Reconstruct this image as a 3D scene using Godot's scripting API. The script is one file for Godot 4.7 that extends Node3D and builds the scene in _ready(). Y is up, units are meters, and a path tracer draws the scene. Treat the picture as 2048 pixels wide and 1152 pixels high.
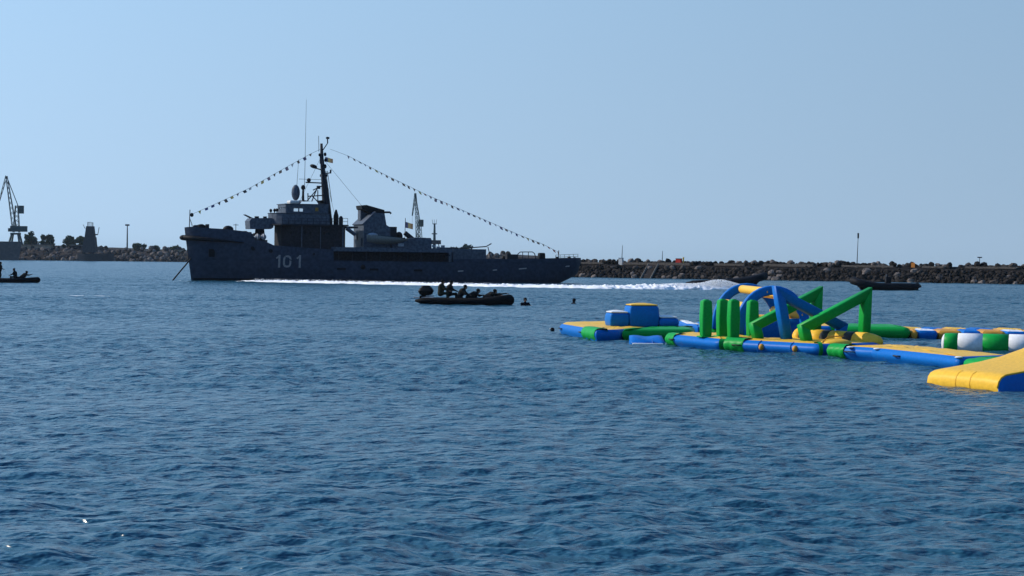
extends Node3D
# Harbour seen from the beach: moored naval ship, small boats, inflatable water park, rubble breakwater.
# The camera stands 2.6 m above the water and looks along -z.

var rng := RandomNumberGenerator.new()
var grain_tex: ImageTexture
var grime_tex: ImageTexture
var M := {}
var names := {}
# The plans below are drawn at a convenient size; K brings them to metres (the ship is about 45 m long).
const K := 0.69

func _ready() -> void:
	rng.seed = 7
	# ---- camera
	var cam := Camera3D.new()
	cam.name = "camera"
	cam.fov = 16.39
	cam.near = 0.5
	cam.far = 9000.0
	add_child(cam)
	cam.transform = Transform3D(Basis(Vector3.RIGHT, -atan(57.0 / 4000.0)) * Basis(Vector3.BACK, 0.011), Vector3(0, 3.8 * K, 0))
	cam.current = true
	# ---- sky, exposure
	var sm := PanoramaSkyMaterial.new()
	sm.panorama = clear_sky(Vector3(-80, 52, -24).normalized())
	var sky := Sky.new()
	sky.sky_material = sm
	var env := Environment.new()
	env.background_mode = Environment.BG_SKY
	env.sky = sky
	env.tonemap_mode = Environment.TONE_MAPPER_LINEAR
	env.tonemap_exposure = 1.0
	env.fog_enabled = true
	env.fog_density = 0.00005
	env.fog_light_color = Color(0.80, 0.88, 0.96)
	env.sdfgi_enabled = true
	env.ssao_enabled = true
	env.ssil_enabled = true
	var we := WorldEnvironment.new()
	we.name = "world_environment"
	we.environment = env
	add_child(we)
	# ---- sun: high morning sun to the left and slightly beyond the scene
	var sun := DirectionalLight3D.new()
	sun.name = "sun"
	sun.light_energy = 1.6
	sun.light_color = Color(1.0, 0.95, 0.87)
	sun.light_angular_distance = 0.5
	sun.shadow_enabled = true
	add_child(sun)
	sun.look_at_from_position(Vector3(-80, 52, -24), Vector3.ZERO)

	make_materials()
	build_water()
	build_breakwater()
	build_shore()
	build_ship()
	build_boats()
	build_water_park()
	build_small_floats()

# Clear morning sky: blue deepening with height, brighter round the sun by forward scattering.
func clear_sky(to_sun: Vector3) -> ImageTexture:
	var w := 512
	var h := 256
	var im := Image.create(w, h, false, Image.FORMAT_RGBF)
	for j in h:
		var el := PI / 2 - PI * (j + 0.5) / h
		var y := maxf(sin(el), 0.0)
		var r := lerpf(0.040, 0.268, pow(1.0 - y, 1.7))
		var g := lerpf(0.115, 0.378, pow(1.0 - y, 1.05))
		var b := lerpf(0.330, 0.500, pow(1.0 - y, 0.6))
		for i in w:
			var az := TAU * (i + 0.5) / w
			var d := Vector3(sin(az) * cos(el), sin(el), -cos(az) * cos(el))
			var f := 1.0 + 2.15 * pow(0.5 + 0.5 * d.dot(to_sun), 3.0)
			im.set_pixel(i, j, Color(r * f, g * f, b * f))
	return ImageTexture.create_from_image(im)

# ------------------------------------------------------------------ materials
func lin(r: float, g: float, b: float) -> Color:
	return Color(r, g, b).linear_to_srgb()

func noise_image(size: int, freq: float, octaves: int, lo: float, hi: float, seed_: int, sx := 1.0) -> ImageTexture:
	var n := FastNoiseLite.new()
	n.seed = seed_
	n.frequency = freq
	n.fractal_octaves = octaves
	var im := n.get_seamless_image(size, size)
	var out := Image.create(size, size, false, Image.FORMAT_RGB8)
	for y in size:
		for x in size:
			var v: float = im.get_pixel(x, int(y * sx) % size).r
			var w: float = lerpf(lo, hi, v)
			out.set_pixel(x, y, Color(w, w, w))
	return ImageTexture.create_from_image(out)

func mat(called: String, c: Color, rough := 0.7, scale := 0.6, tex: ImageTexture = grain_tex) -> StandardMaterial3D:
	var m := StandardMaterial3D.new()
	m.resource_name = called
	m.albedo_color = c
	m.roughness = rough
	m.metallic_specular = 0.2
	if tex != null:
		m.albedo_texture = tex
		m.uv1_triplanar = true
		m.uv1_scale = Vector3(scale, scale, scale)
	M[called] = m
	return m

func make_materials() -> void:
	grain_tex = noise_image(256, 0.03, 4, 0.72, 1.0, 3)
	grime_tex = noise_image(256, 0.03, 5, 0.68, 1.0, 11)
	var stone_tex := noise_image(256, 0.05, 5, 0.4, 1.0, 21)
	# ship paint
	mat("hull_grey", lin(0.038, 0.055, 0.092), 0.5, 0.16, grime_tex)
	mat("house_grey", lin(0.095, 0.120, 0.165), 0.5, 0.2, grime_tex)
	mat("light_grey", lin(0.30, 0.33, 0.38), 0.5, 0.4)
	mat("ship_black", lin(0.012, 0.013, 0.016), 0.6)
	mat("ship_dark", lin(0.030, 0.034, 0.045), 0.6)
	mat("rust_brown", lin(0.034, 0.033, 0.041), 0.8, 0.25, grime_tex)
	mat("number_paint", lin(0.30, 0.31, 0.33), 0.7)
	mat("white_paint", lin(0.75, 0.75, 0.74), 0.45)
	mat("deck", lin(0.06, 0.05, 0.045), 0.8)
	mat("rope", lin(0.10, 0.10, 0.10), 0.9)
	mat("lifeboat_grey", lin(0.20, 0.20, 0.19), 0.5)
	mat("gold", lin(0.35, 0.22, 0.05), 0.4)
	mat("lamp_glass", lin(0.10, 0.12, 0.14), 0.1)
	# small boats
	mat("rubber", lin(0.006, 0.0065, 0.008), 0.75)
	mat("boat_grey", lin(0.014, 0.015, 0.019), 0.65)
	mat("engine", lin(0.008, 0.009, 0.012), 0.5)
	mat("metal", lin(0.40, 0.41, 0.43), 0.35)
	# harbour
	mat("crane_green", lin(0.050, 0.095, 0.105), 0.7)
	mat("tower_blue", lin(0.050, 0.056, 0.066), 0.7, 0.1)
	mat("far_grey", lin(0.11, 0.118, 0.13), 0.7, 0.05)
	mat("concrete", lin(0.30, 0.27, 0.235), 0.9, 0.35, stone_tex)
	mat("pale_wall", lin(0.42, 0.35, 0.28), 0.9, 0.08)
	mat("bark", lin(0.05, 0.04, 0.03), 0.9)
	mat("asphalt_track", lin(0.26, 0.215, 0.18), 0.95, 0.3, stone_tex)
	for k in 4:
		var t: float = [0.020, 0.045, 0.10, 0.25][k]
		mat("stone%d" % k, lin(t * 1.14, t * 0.96, t * 0.86), 0.9, 0.45, stone_tex)
	mat("earth", lin(0.062, 0.050, 0.045), 0.95, 0.06, stone_tex)
	var lf := mat("foliage", Color.WHITE, 0.7, 1.0, null)
	lf.vertex_color_use_as_albedo = true
	lf.cull_mode = BaseMaterial3D.CULL_DISABLED
	# water park vinyl
	var vinyl_tex := noise_image(256, 0.025, 5, 0.87, 1.0, 31)
	for a in [["blue", 0.003, 0.140, 0.50], ["green", 0.007, 0.32, 0.050], ["yellow", 0.86, 0.50, 0.050], ["white", 0.74, 0.75, 0.76], ["black", 0.045, 0.045, 0.042], ["orange", 0.62, 0.30, 0.05]]:
		var v := mat("vinyl_" + a[0], lin(a[1], a[2], a[3]), 0.42, 0.9, vinyl_tex)
		v.metallic_specular = 0.2
	# foam
	var fm := mat("foam", lin(0.90, 0.91, 0.92), 0.9, 0.35, null)
	fm.backlight_enabled = true
	fm.backlight = Color(0.5, 0.5, 0.5)
	# people: colours on the vertices
	var pm := mat("person", Color.WHITE, 0.8, 1.0, null)
	pm.vertex_color_use_as_albedo = true
	pm.metallic_specular = 0.1
	# signal flags
	for a in [["flag_red", 0.45, 0.04, 0.03], ["flag_yellow", 0.55, 0.36, 0.04], ["flag_blue", 0.015, 0.035, 0.16], ["flag_white", 0.6, 0.6, 0.6], ["flag_black", 0.02, 0.02, 0.025], ["flag_orange", 0.55, 0.20, 0.04]]:
		var f := mat(a[0], lin(a[1], a[2], a[3]), 0.9, 1.0, null)
		f.backlight_enabled = true
		f.backlight = Color(0.35, 0.35, 0.35)
		f.cull_mode = BaseMaterial3D.CULL_DISABLED

# ------------------------------------------------------------------ nodes
func numbered(called: String) -> String:
	if not names.has(called):
		names[called] = 0
		return called
	names[called] += 1
	return "%s_%03d" % [called, names[called]]

func tag(o: Node, label: String, category := "", group := "", kind := "") -> void:
	if label: o.set_meta("label", label)
	if category: o.set_meta("category", category)
	if group: o.set_meta("group", group)
	if kind: o.set_meta("kind", kind)

func thing(called: String, at: Vector3, yaw: float, label: String, category: String, group := "") -> Node3D:
	var o := Node3D.new()
	o.name = numbered(called)
	add_child(o)
	o.position = at * K
	o.rotation.y = yaw
	o.scale = Vector3(K, K, K)
	tag(o, label, category, group)
	return o

# a place on a thing, in plan units
func on(at: Vector3, yaw: float, p: Vector3) -> Vector3:
	return at + Basis(Vector3.UP, yaw) * p

func S(smooth := false) -> SurfaceTool:
	var st := SurfaceTool.new()
	st.begin(Mesh.PRIMITIVE_TRIANGLES)
	st.set_smooth_group(0 if smooth else -1)
	return st

func put(st: SurfaceTool, called: String, material: String, parent: Node = self) -> MeshInstance3D:
	st.generate_normals()
	var o := MeshInstance3D.new()
	o.mesh = st.commit()
	o.name = numbered(called) if parent == self else called
	if parent == self: o.scale = Vector3(K, K, K)
	o.material_override = M[material]
	o.cast_shadow = GeometryInstance3D.SHADOW_CASTING_SETTING_ON
	parent.add_child(o, true)
	return o

# ------------------------------------------------------------------ shapes
func tri(st: SurfaceTool, a: Vector3, b: Vector3, c: Vector3) -> void:
	st.add_vertex(a); st.add_vertex(b); st.add_vertex(c)

func quad(st: SurfaceTool, a: Vector3, b: Vector3, c: Vector3, d: Vector3) -> void:
	tri(st, a, b, c); tri(st, a, c, d)

func loft(st: SurfaceTool, rings: Array, closed := true, caps := true) -> void:
	var n: int = rings[0].size()
	for k in rings.size() - 1:
		for i in (n if closed else n - 1):
			var j := (i + 1) % n
			quad(st, rings[k][i], rings[k][j], rings[k + 1][j], rings[k + 1][i])
	if caps:
		for e in [0, rings.size() - 1]:
			var c := Vector3.ZERO
			for p in rings[e]: c += p
			c /= n
			for i in n:
				var j := (i + 1) % n
				if e == 0: tri(st, c, rings[e][j], rings[e][i])
				else: tri(st, c, rings[e][i], rings[e][j])

func box(st: SurfaceTool, c: Vector3, s: Vector3, b := Basis.IDENTITY, taper := 1.0) -> void:
	var h := s / 2
	var lo := []
	var hi := []
	for q in [Vector2(-1, -1), Vector2(1, -1), Vector2(1, 1), Vector2(-1, 1)]:
		lo.append(c + b * Vector3(q.x * h.x, -h.y, q.y * h.z))
		hi.append(c + b * Vector3(q.x * h.x * taper, h.y, q.y * h.z * taper))
	loft(st, [lo, hi])

func bevel_box(st: SurfaceTool, c: Vector3, s: Vector3, r: float, b := Basis.IDENTITY, dome := 0.0) -> void:
	var rings := []
	var h := s / 2
	for p in [[-h.y, -r], [-h.y + r * 0.3, -r * 0.3], [-h.y + r, 0.0], [0.0, r * 0.25], [h.y - r, 0.0], [h.y - r * 0.3, -r * 0.3], [h.y, -r], [h.y + dome * 0.7, -minf(h.x, h.z) * 0.55], [h.y + dome, -minf(h.x, h.z) * 0.9]]:
		var ring := []
		var rr := r
		for q in [Vector2(1, 1), Vector2(-1, 1), Vector2(-1, -1), Vector2(1, -1)]:
			for k in 5:
				var ang: float = atan2(q.y, q.x) - PI / 4 + k * PI / 8
				var cx: float = q.x * maxf(h.x + p[1] - rr, 0.02)
				var cz: float = q.y * maxf(h.z + p[1] - rr, 0.02)
				ring.append(c + b * Vector3(cx + cos(ang) * rr, p[0], cz + sin(ang) * rr))
		rings.append(ring)
	loft(st, rings)

func prism(st: SurfaceTool, poly: Array, z0: float, z1: float) -> void:
	# poly: Vector2(x, y); extruded along z
	var pp := PackedVector2Array(poly)
	if Geometry2D.is_polygon_clockwise(pp): pp.reverse()
	var t := Geometry2D.triangulate_polygon(pp)
	for k in range(0, t.size(), 3):
		var a := pp[t[k]]; var b := pp[t[k + 1]]; var c := pp[t[k + 2]]
		if (b - a).cross(c - a) < 0:
			var w := b; b = c; c = w
		tri(st, Vector3(a.x, a.y, z1), Vector3(c.x, c.y, z1), Vector3(b.x, b.y, z1))
		tri(st, Vector3(a.x, a.y, z0), Vector3(b.x, b.y, z0), Vector3(c.x, c.y, z0))
	for i in pp.size():
		var a := pp[i]; var b := pp[(i + 1) % pp.size()]
		quad(st, Vector3(a.x, a.y, z0), Vector3(a.x, a.y, z1), Vector3(b.x, b.y, z1), Vector3(b.x, b.y, z0))

func tube(st: SurfaceTool, pts: Array, radii: Array, sides := 8, squash := 1.0) -> void:
	var rings := []
	var side := Vector3.ZERO
	for k in pts.size():
		var d: Vector3 = (pts[mini(k + 1, pts.size() - 1)] - pts[maxi(k - 1, 0)]).normalized()
		if k == 0:
			side = d.cross(Vector3.UP if absf(d.y) < 0.9 else Vector3.RIGHT).normalized()
		else:
			side = (side - d * side.dot(d)).normalized()
		var up := d.cross(side)
		var r: float = radii[mini(k, radii.size() - 1)]
		var ring := []
		for i in sides:
			var a := TAU * i / sides
			ring.append(pts[k] + side * cos(a) * r + up * sin(a) * r * squash)
		rings.append(ring)
	loft(st, rings)

func rod(st: SurfaceTool, a: Vector3, b: Vector3, r: float, sides := 6) -> void:
	tube(st, [a, b], [r], sides)

func capsule(st: SurfaceTool, a: Vector3, b: Vector3, r: float, sides := 12) -> void:
	var d := (b - a).normalized()
	tube(st, [a - d * r * 0.0, a + d * r * 0.12, a + d * r * 0.4, a + d * r, b - d * r, b - d * r * 0.4, b - d * r * 0.12, b], [r * 0.25, r * 0.5, r * 0.82, r, r, r * 0.82, r * 0.5, r * 0.25], sides)

func blob(st: SurfaceTool, c: Vector3, r: Vector3, rows := 8, cols := 12, b := Basis.IDENTITY) -> void:
	var rings := []
	for k in rows + 1:
		var v: float = PI * (0.02 + 0.96 * k / rows) - PI / 2
		var ring := []
		for i in cols:
			var a := TAU * i / cols
			ring.append(c + b * Vector3(cos(v) * cos(a) * r.x, sin(v) * r.y, cos(v) * sin(a) * r.z))
		rings.append(ring)
	loft(st, rings)

func sweep(st: SurfaceTool, path: Array, n: Vector3, w: float, d: float) -> void:
	# a soft-edged square section w across the plane of the path, d along its normal n, mitred at the corners
	var sec := []
	for q in [Vector2(1, 1), Vector2(-1, 1), Vector2(-1, -1), Vector2(1, -1)]:
		for k in 4:
			var ang: float = atan2(q.y, q.x) - PI / 4 + k * PI / 6
			sec.append(Vector2(q.x * 0.66 + cos(ang) * 0.34, q.y * 0.66 + sin(ang) * 0.34))
	var rings := []
	for k in path.size():
		var d0: Vector3 = (path[k] - path[maxi(k - 1, 0)]).normalized() if k > 0 else (path[1] - path[0]).normalized()
		var d1: Vector3 = (path[mini(k + 1, path.size() - 1)] - path[k]).normalized() if k < path.size() - 1 else d0
		var t := (d0 + d1).normalized()
		var s := n.cross(t).normalized()
		var stretch: float = 1.0 / maxf(0.34, n.cross(d0).normalized().dot(s))
		var ring := []
		for p in sec:
			ring.append(path[k] + s * p.x * w * 0.5 * stretch + n * p.y * d * 0.5)
		rings.append(ring)
	loft(st, rings)

# ------------------------------------------------------------------ water
func build_water() -> void:
	var n1 := FastNoiseLite.new(); n1.seed = 1; n1.frequency = 1.0; n1.fractal_octaves = 1
	var n2 := FastNoiseLite.new(); n2.seed = 2; n2.frequency = 1.0; n2.fractal_octaves = 1
	var n3 := FastNoiseLite.new(); n3.seed = 5; n3.frequency = 1.0; n3.fractal_octaves = 1
	var n4 := FastNoiseLite.new(); n4.seed = 9; n4.frequency = 1.0; n4.fractal_octaves = 2
	var zs := PackedFloat32Array()
	var z := 14.0
	while z < 1700.0:
		zs.append(z)
		z += clampf(z * z / 15000.0, 0.05, 0.34) if z < 240.0 else (minf(0.34 * pow(z / 240.0, 1.6), 1.4) if z < 1290.0 else 40.0)
	var cols := 400
	var rows := zs.size()
	var hs := PackedFloat32Array(); hs.resize(rows * cols)
	var pos := PackedVector3Array(); pos.resize(rows * cols)
	for r in rows:
		var d := zs[r]
		var half := 0.32 * d + 7.0
		var step := maxf(2.0 * half / cols, (zs[r + 1] - d) if r + 1 < rows else 10.0)
		var a1 := clampf(2.4 / step - 0.9, 0.0, 1.0)
		var a2 := clampf(1.1 / step - 0.9, 0.0, 1.0)
		var a3 := clampf(0.5 / step - 0.9, 0.0, 1.0)
		for c in cols:
			var x := -half + 2.0 * half * c / (cols - 1)
			var breeze := 0.95 + 0.6 * n4.get_noise_2d(x * 0.010, d * 0.03) + 0.4 * n4.get_noise_2d(x * 0.05 + 50.0, d * 0.10)
			var y := 0.0
			if a1 > 0.0: y += a1 * 0.078 * n1.get_noise_2d(x * 0.26 + d * 0.06, d * 0.36)
			if a2 > 0.0: y += a2 * 0.060 * n2.get_noise_2d(x * 0.60 - d * 0.12, d * 1.15)
			if a3 > 0.0: y += a3 * 0.030 * n3.get_noise_2d(x * 1.4 + d * 0.2, d * 2.7)
			y *= breeze
			hs[r * cols + c] = y
			pos[r * cols + c] = Vector3(x, y, -d)
	var nor := PackedVector3Array(); nor.resize(rows * cols)
	for r in rows:
		var r0 := maxi(r - 1, 0)
		var r1 := mini(r + 1, rows - 1)
		var dz := zs[r1] - zs[r0]
		for c in cols:
			var c0 := maxi(c - 1, 0)
			var c1 := mini(c + 1, cols - 1)
			var i := r * cols
			var sx := (hs[i + c1] - hs[i + c0]) / (pos[i + c1].x - pos[i + c0].x)
			var sz := (hs[r1 * cols + c] - hs[r0 * cols + c]) / -dz
			nor[i + c] = Vector3(-sx, 1.0, -sz).normalized()
	var idx := PackedInt32Array(); idx.resize((rows - 1) * (cols - 1) * 6)
	var k := 0
	for r in rows - 1:
		for c in cols - 1:
			var a := r * cols + c
			idx[k] = a; idx[k + 1] = a + cols; idx[k + 2] = a + 1
			idx[k + 3] = a + 1; idx[k + 4] = a + cols; idx[k + 5] = a + cols + 1
			k += 6
	var arr := []
	arr.resize(Mesh.ARRAY_MAX)
	arr[Mesh.ARRAY_VERTEX] = pos
	arr[Mesh.ARRAY_NORMAL] = nor
	arr[Mesh.ARRAY_INDEX] = idx
	var mesh := ArrayMesh.new()
	mesh.add_surface_from_arrays(Mesh.PRIMITIVE_TRIANGLES, arr)
	# the rest of the sea, a little below the wave sheet
	var st := S(true)
	quad(st, Vector3(-3500, -0.3, 600), Vector3(-3500, -0.3, -3500), Vector3(3500, -0.3, -3500), Vector3(3500, -0.3, 600))
	st.generate_normals()
	st.commit(mesh)
	var m := StandardMaterial3D.new()
	m.resource_name = "sea_water"
	m.albedo_color = lin(0.013, 0.064, 0.100)
	m.roughness = 0.23
	m.metallic_specular = 0.42
	var wn := FastNoiseLite.new()
	wn.seed = 77
	wn.frequency = 0.02
	wn.fractal_octaves = 4
	var wi := wn.get_seamless_image(1024, 1024)
	wi.convert(Image.FORMAT_RGBA8)
	wi.bump_map_to_normal_map(15.0)
	m.normal_enabled = true
	m.normal_texture = ImageTexture.create_from_image(wi)
	m.normal_scale = 1.0
	m.uv1_triplanar = true
	m.uv1_world_triplanar = true
	m.uv1_scale = Vector3(0.055, 0.055, 0.075) / K
	M["sea_water"] = m
	var o := MeshInstance3D.new()
	o.name = "water"
	o.scale = Vector3(K, K, K)
	o.mesh = mesh
	o.material_override = m
	add_child(o)
	tag(o, "dark blue rippled harbour water", "", "", "structure")

# ------------------------------------------------------------------ breakwater
func boulder_mesh(seed_: int) -> ArrayMesh:
	var r := RandomNumberGenerator.new()
	r.seed = seed_
	var st := S(false)
	var rings := []
	var planes := []
	for k in 9:
		planes.append([Vector3(r.randf_range(-1, 1), r.randf_range(-1, 1), r.randf_range(-1, 1)).normalized(), r.randf_range(0.62, 0.9)])
	for k in 6:
		var v: float = PI * (0.04 + 0.92 * k / 5.0) - PI / 2
		var ring := []
		for i in 8:
			var a := TAU * (i + 0.5 * (k % 2)) / 8
			var p := Vector3(cos(v) * cos(a), sin(v), cos(v) * sin(a))
			for q in planes:  # broken faces
				var d: float = p.dot(q[0])
				if d > q[1]: p -= q[0] * (d - q[1])
			ring.append(p * r.randf_range(0.92, 1.06))
		rings.append(ring)
	loft(st, rings)
	st.generate_normals()
	return st.commit()

func build_breakwater() -> void:
	var bw := Node3D.new()
	bw.name = "breakwater"
	add_child(bw)
	bw.position = Vector3(17.3, 0, -443) * K
	bw.scale = Vector3(K, K, K)
	bw.rotation.y = -0.5505
	tag(bw, "long rubble breakwater of dark boulders", "", "", "structure")
	var prof := [Vector2(1.0, -1.2), Vector2(-4.4, 2.55), Vector2(-5.2, 2.85), Vector2(-9.4, 2.85), Vector2(-10.2, 3.3), Vector2(-12.5, 3.2), Vector2(-18, -1.2)]
	var rings := []
	for s in [-60.0, 150.0]:
		var ring := []
		for p in prof: ring.append(Vector3(s, p.y, p.x))
		rings.append(ring)
	var st := S(); loft(st, rings)
	put(st, "core", "stone0", bw)
	# low wall beside the track along the crest, in lengths with gaps
	var s0 := -28.0
	while s0 < 120.0:
		var len := rng.randf_range(4.0, 12.0)
		st = S()
		box(st, Vector3(s0 + len / 2, 3.22, -5.3), Vector3(len - 0.12, 0.5 + rng.randf_range(-0.12, 0.1), 0.5))
		put(st, "parapet_wall", "asphalt_track", bw)
		s0 += len + (rng.randf_range(2.0, 9.0) if rng.randf() < 0.7 else 0.0)
	# boulders
	var shapes := []
	for k in 8: shapes.append(boulder_mesh(100 + k))
	var all := []
	for row in 5:
		var zz: float = [0.35, -0.75, -1.8, -2.8, -3.7][row]
		var s := -30.0 + row * 0.4
		while s < 122.0:
			var rad := rng.randf_range(0.55, 1.0) * (1.05 if row < 2 else 0.9)
			var yy: float = (1.0 - zz) * 0.69 - 1.15 + rng.randf_range(-0.1, 0.2)
			all.append([Vector3(s, yy, zz + rng.randf_range(-0.35, 0.35)), rad])
			s += rad * 1.62
	var s1 := -30.0
	while s1 < 122.0:
		var rad := rng.randf_range(0.5, 0.95)
		all.append([Vector3(s1, 3.2 + rng.randf_range(0.0, 0.5), -10.4 + rng.randf_range(-0.8, 0.8)), rad])
		s1 += rad * (1.25 if rng.randf() < 0.85 else 2.4)
	for k in 520:
		var zz := rng.randf_range(-4.3, 0.9)
		all.append([Vector3(rng.randf_range(-28, 120), (1.0 - zz) * 0.69 - 0.75, zz), rng.randf_range(0.22, 0.42)])
	for k in 170:
		all.append([Vector3(rng.randf_range(-28, 120), 3.35 + rng.randf_range(0.0, 0.25), rng.randf_range(-10.8, -9.2)), rng.randf_range(0.3, 0.5)])
	var order := range(all.size())
	order.sort_custom(func(a, b): return score(all[a]) > score(all[b]))
	var rest := []
	for n in order.size():
		var a = all[order[n]]
		var b := Basis.from_euler(Vector3(rng.randf() * TAU, rng.randf() * TAU, rng.randf() * TAU)).scaled(Vector3(a[1] * rng.randf_range(0.85, 1.25), a[1] * rng.randf_range(0.75, 1.05), a[1]))
		var tr := Transform3D(b, a[0])
		var tone: int = [0, 0, 1, 1, 2, 2, 3, 3][rng.randi() % 8]
		if a[0].y < 0.35: tone = [0, 1, 2, 3][rng.randi() % 4]   # stones at the waterline draw from every tone
		if n < 300:
			var o := MeshInstance3D.new()
			o.name = "boulder"
			o.mesh = shapes[n % 8]
			o.material_override = M["stone%d" % tone]
			o.transform = tr
			bw.add_child(o, true)
		else:
			rest.append([tr, n % 8, tone])
	st = SurfaceTool.new()
	st.begin(Mesh.PRIMITIVE_TRIANGLES)
	for e in rest: st.append_from(shapes[e[1]], 0, e[0])
	var ro := MeshInstance3D.new()
	ro.name = "rubble"
	ro.mesh = st.commit()
	ro.material_override = M["stone1"]
	bw.add_child(ro, true)
	tag(ro, "", "", "", "stuff")
	# concrete boat ramp down the slope
	st = S()
	var rp := [Vector3(12.2, 3.0, -4.4), Vector3(14.6, 3.0, -4.4), Vector3(15.8, -0.4, 1.7), Vector3(13.4, -0.4, 1.7)]
	var rq := []
	for p in rp: rq.append(p + Vector3(0, -0.5, -0.4))
	loft(st, [rq, rp])
	put(st, "ramp", "stone1", bw)
	for sx in [-1.2, 1.2]:
		st = S()
		tube(st, [Vector3(13.4 + sx, 3.15, -4.4), Vector3(14.6 + sx, -0.3, 1.8)], [0.2], 4)
		put(st, "ramp_kerb", "concrete", bw)
	# posts and small things standing on the crest (world places)
	post_lamp(crest(60.0, -6.6), 6.6, "tall slender light pole with dark lantern on the breakwater crest", 0.5)
	post_lamp(crest(4.3, -6.6), 4.4, "thin grey pole left of the red box on the breakwater", 0.0)
	post_lamp(crest(14.4, -6.6), 3.2, "short faint pole above the concrete boat ramp", 0.0)
	post_lamp(crest(86.2, -6.6), 2.5, "short post with a T-shaped head near the right end of the breakwater", 0.35)
	var t := thing("utility_cabinet", crest(4.5, -5.9), -0.55, "small white cabinet at the foot of a thin pole on the breakwater", "cabinet")
	st = S(); box(st, Vector3(0, 0.75, 0), Vector3(0.9, 1.5, 0.7)); put(st, "cabinet_body", "white_paint", t)
	st = S(); box(st, Vector3(0, 1.54, 0), Vector3(1.02, 0.08, 0.82)); put(st, "cabinet_lid", "light_grey", t)
	t = thing("equipment_box", crest(18.9, -5.9), -0.55, "red box beside a yellow post on the breakwater crest", "box")
	st = S(); box(st, Vector3(0, 0.75, 0), Vector3(1.2, 1.5, 0.8)); put(st, "box_body", "flag_red", t)
	st = S(); box(st, Vector3(0, 1.54, 0), Vector3(1.3, 0.08, 0.9)); put(st, "box_lid", "ship_dark", t)
	t = thing("marker_post", crest(20.0, -5.9), 0.0, "short yellow marker post right of the red box", "post")
	st = S(); tube(st, [Vector3(0, 0, 0), Vector3(0, 1.7, 0)], [0.16, 0.14], 8); put(st, "post_shaft", "flag_yellow", t)
	st = S(); blob(st, Vector3(0, 1.72, 0), Vector3(0.2, 0.14, 0.2)); put(st, "post_cap", "flag_yellow", t)
	t = thing("warning_sign", crest(72.6, -5.6), -0.55, "small orange sign board on the boulders behind the moored grey boat", "sign")
	st = S(); box(st, Vector3(0, 0.7, 0), Vector3(0.8, 1.0, 0.08)); put(st, "sign_board", "flag_orange", t)
	st = S(); rod(st, Vector3(0, -0.6, -0.08), Vector3(0, 1.1, -0.08), 0.05); put(st, "sign_post", "metal", t)

func score(a: Array) -> float:
	return a[1] + (0.0 if a[0].x > -24.0 and a[0].x < 100.0 else -5.0) + (0.35 if a[0].z < -8.0 else 0.0)

func crest(s: float, z: float) -> Vector3:
	return Vector3(17.3, 2.86, -443) + Vector3(cos(0.5505), 0, sin(0.5505)) * s + Vector3(-sin(0.5505), 0, cos(0.5505)) * z

func post_lamp(at: Vector3, h: float, label: String, head: float) -> void:
	var t := thing("light_pole", at, 0.0, label, "pole", "poles on the breakwater")
	var st := S(true)
	tube(st, [Vector3.ZERO, Vector3(0.03 * h, h, 0)], [0.10, 0.05], 8)
	put(st, "pole_shaft", "ship_dark", t)
	st = S(); box(st, Vector3(0, 0.15, 0), Vector3(0.4, 0.3, 0.4)); put(st, "footing", "concrete", t)
	if head > 0.4:
		st = S(); box(st, Vector3(0.03 * h, h + 0.1, 0), Vector3(0.3, 1.1, 0.3)); put(st, "lantern", "ship_black", t)
	elif head > 0.0:
		st = S(); box(st, Vector3(0.03 * h, h - 0.1, 0), Vector3(0.9, 0.22, 0.2)); put(st, "cross_head", "ship_dark", t)

# ------------------------------------------------------------------ far shore
func tree(at: Vector3, h: float, w: float, label: String, seed_: int) -> void:
	var r := RandomNumberGenerator.new()
	r.seed = seed_
	var t := thing("tree", at, 0.0, label, "tree", "trees on the far shore")
	var st := S(true)
	tube(st, [Vector3(0, -0.5, 0), Vector3(0.1, h * 0.3, 0), Vector3(-0.1, h * 0.6, 0.1)], [0.35, 0.25, 0.12], 7)
	for k in 5:
		var a := TAU * k / 5 + r.randf()
		tube(st, [Vector3(0, h * r.randf_range(0.25, 0.45), 0), Vector3(cos(a) * w * 0.3, h * 0.7, sin(a) * w * 0.3)], [0.14, 0.05], 5)
	put(st, "trunk", "bark", t)
	st = S(false)
	var clumps := []
	for k in 26:
		var a := r.randf() * TAU
		var e := sqrt(r.randf())
		clumps.append([Vector3(cos(a) * e * w * 0.38, h * r.randf_range(0.25, 0.88) - e * h * 0.08, sin(a) * e * w * 0.38), r.randf_range(0.55, 1.0) * w * 0.2, r.randf_range(0.7, 1.25)])
	for c in clumps:
		for k in 90:
			var d: Vector3 = Vector3(r.randfn(), r.randfn() * 0.8, r.randfn()).normalized() * pow(r.randf(), 0.4) * c[1]
			var p: Vector3 = c[0] + d
			var s := r.randf_range(0.4, 0.85)
			var u := Vector3(r.randfn(), r.randfn(), r.randfn()).normalized() * s
			var v := u.cross(Vector3(r.randfn(), r.randfn(), r.randfn())).normalized() * s * 0.7
			var g: float = c[2] * r.randf_range(0.75, 1.25)
			st.set_color(Color(0.040 * g, 0.066 * g, 0.034 * g))
			tri(st, p - u, p + v, p + u)
			tri(st, p - u, p + u, p - v)
	put(st, "crown", "foliage", t)

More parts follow.
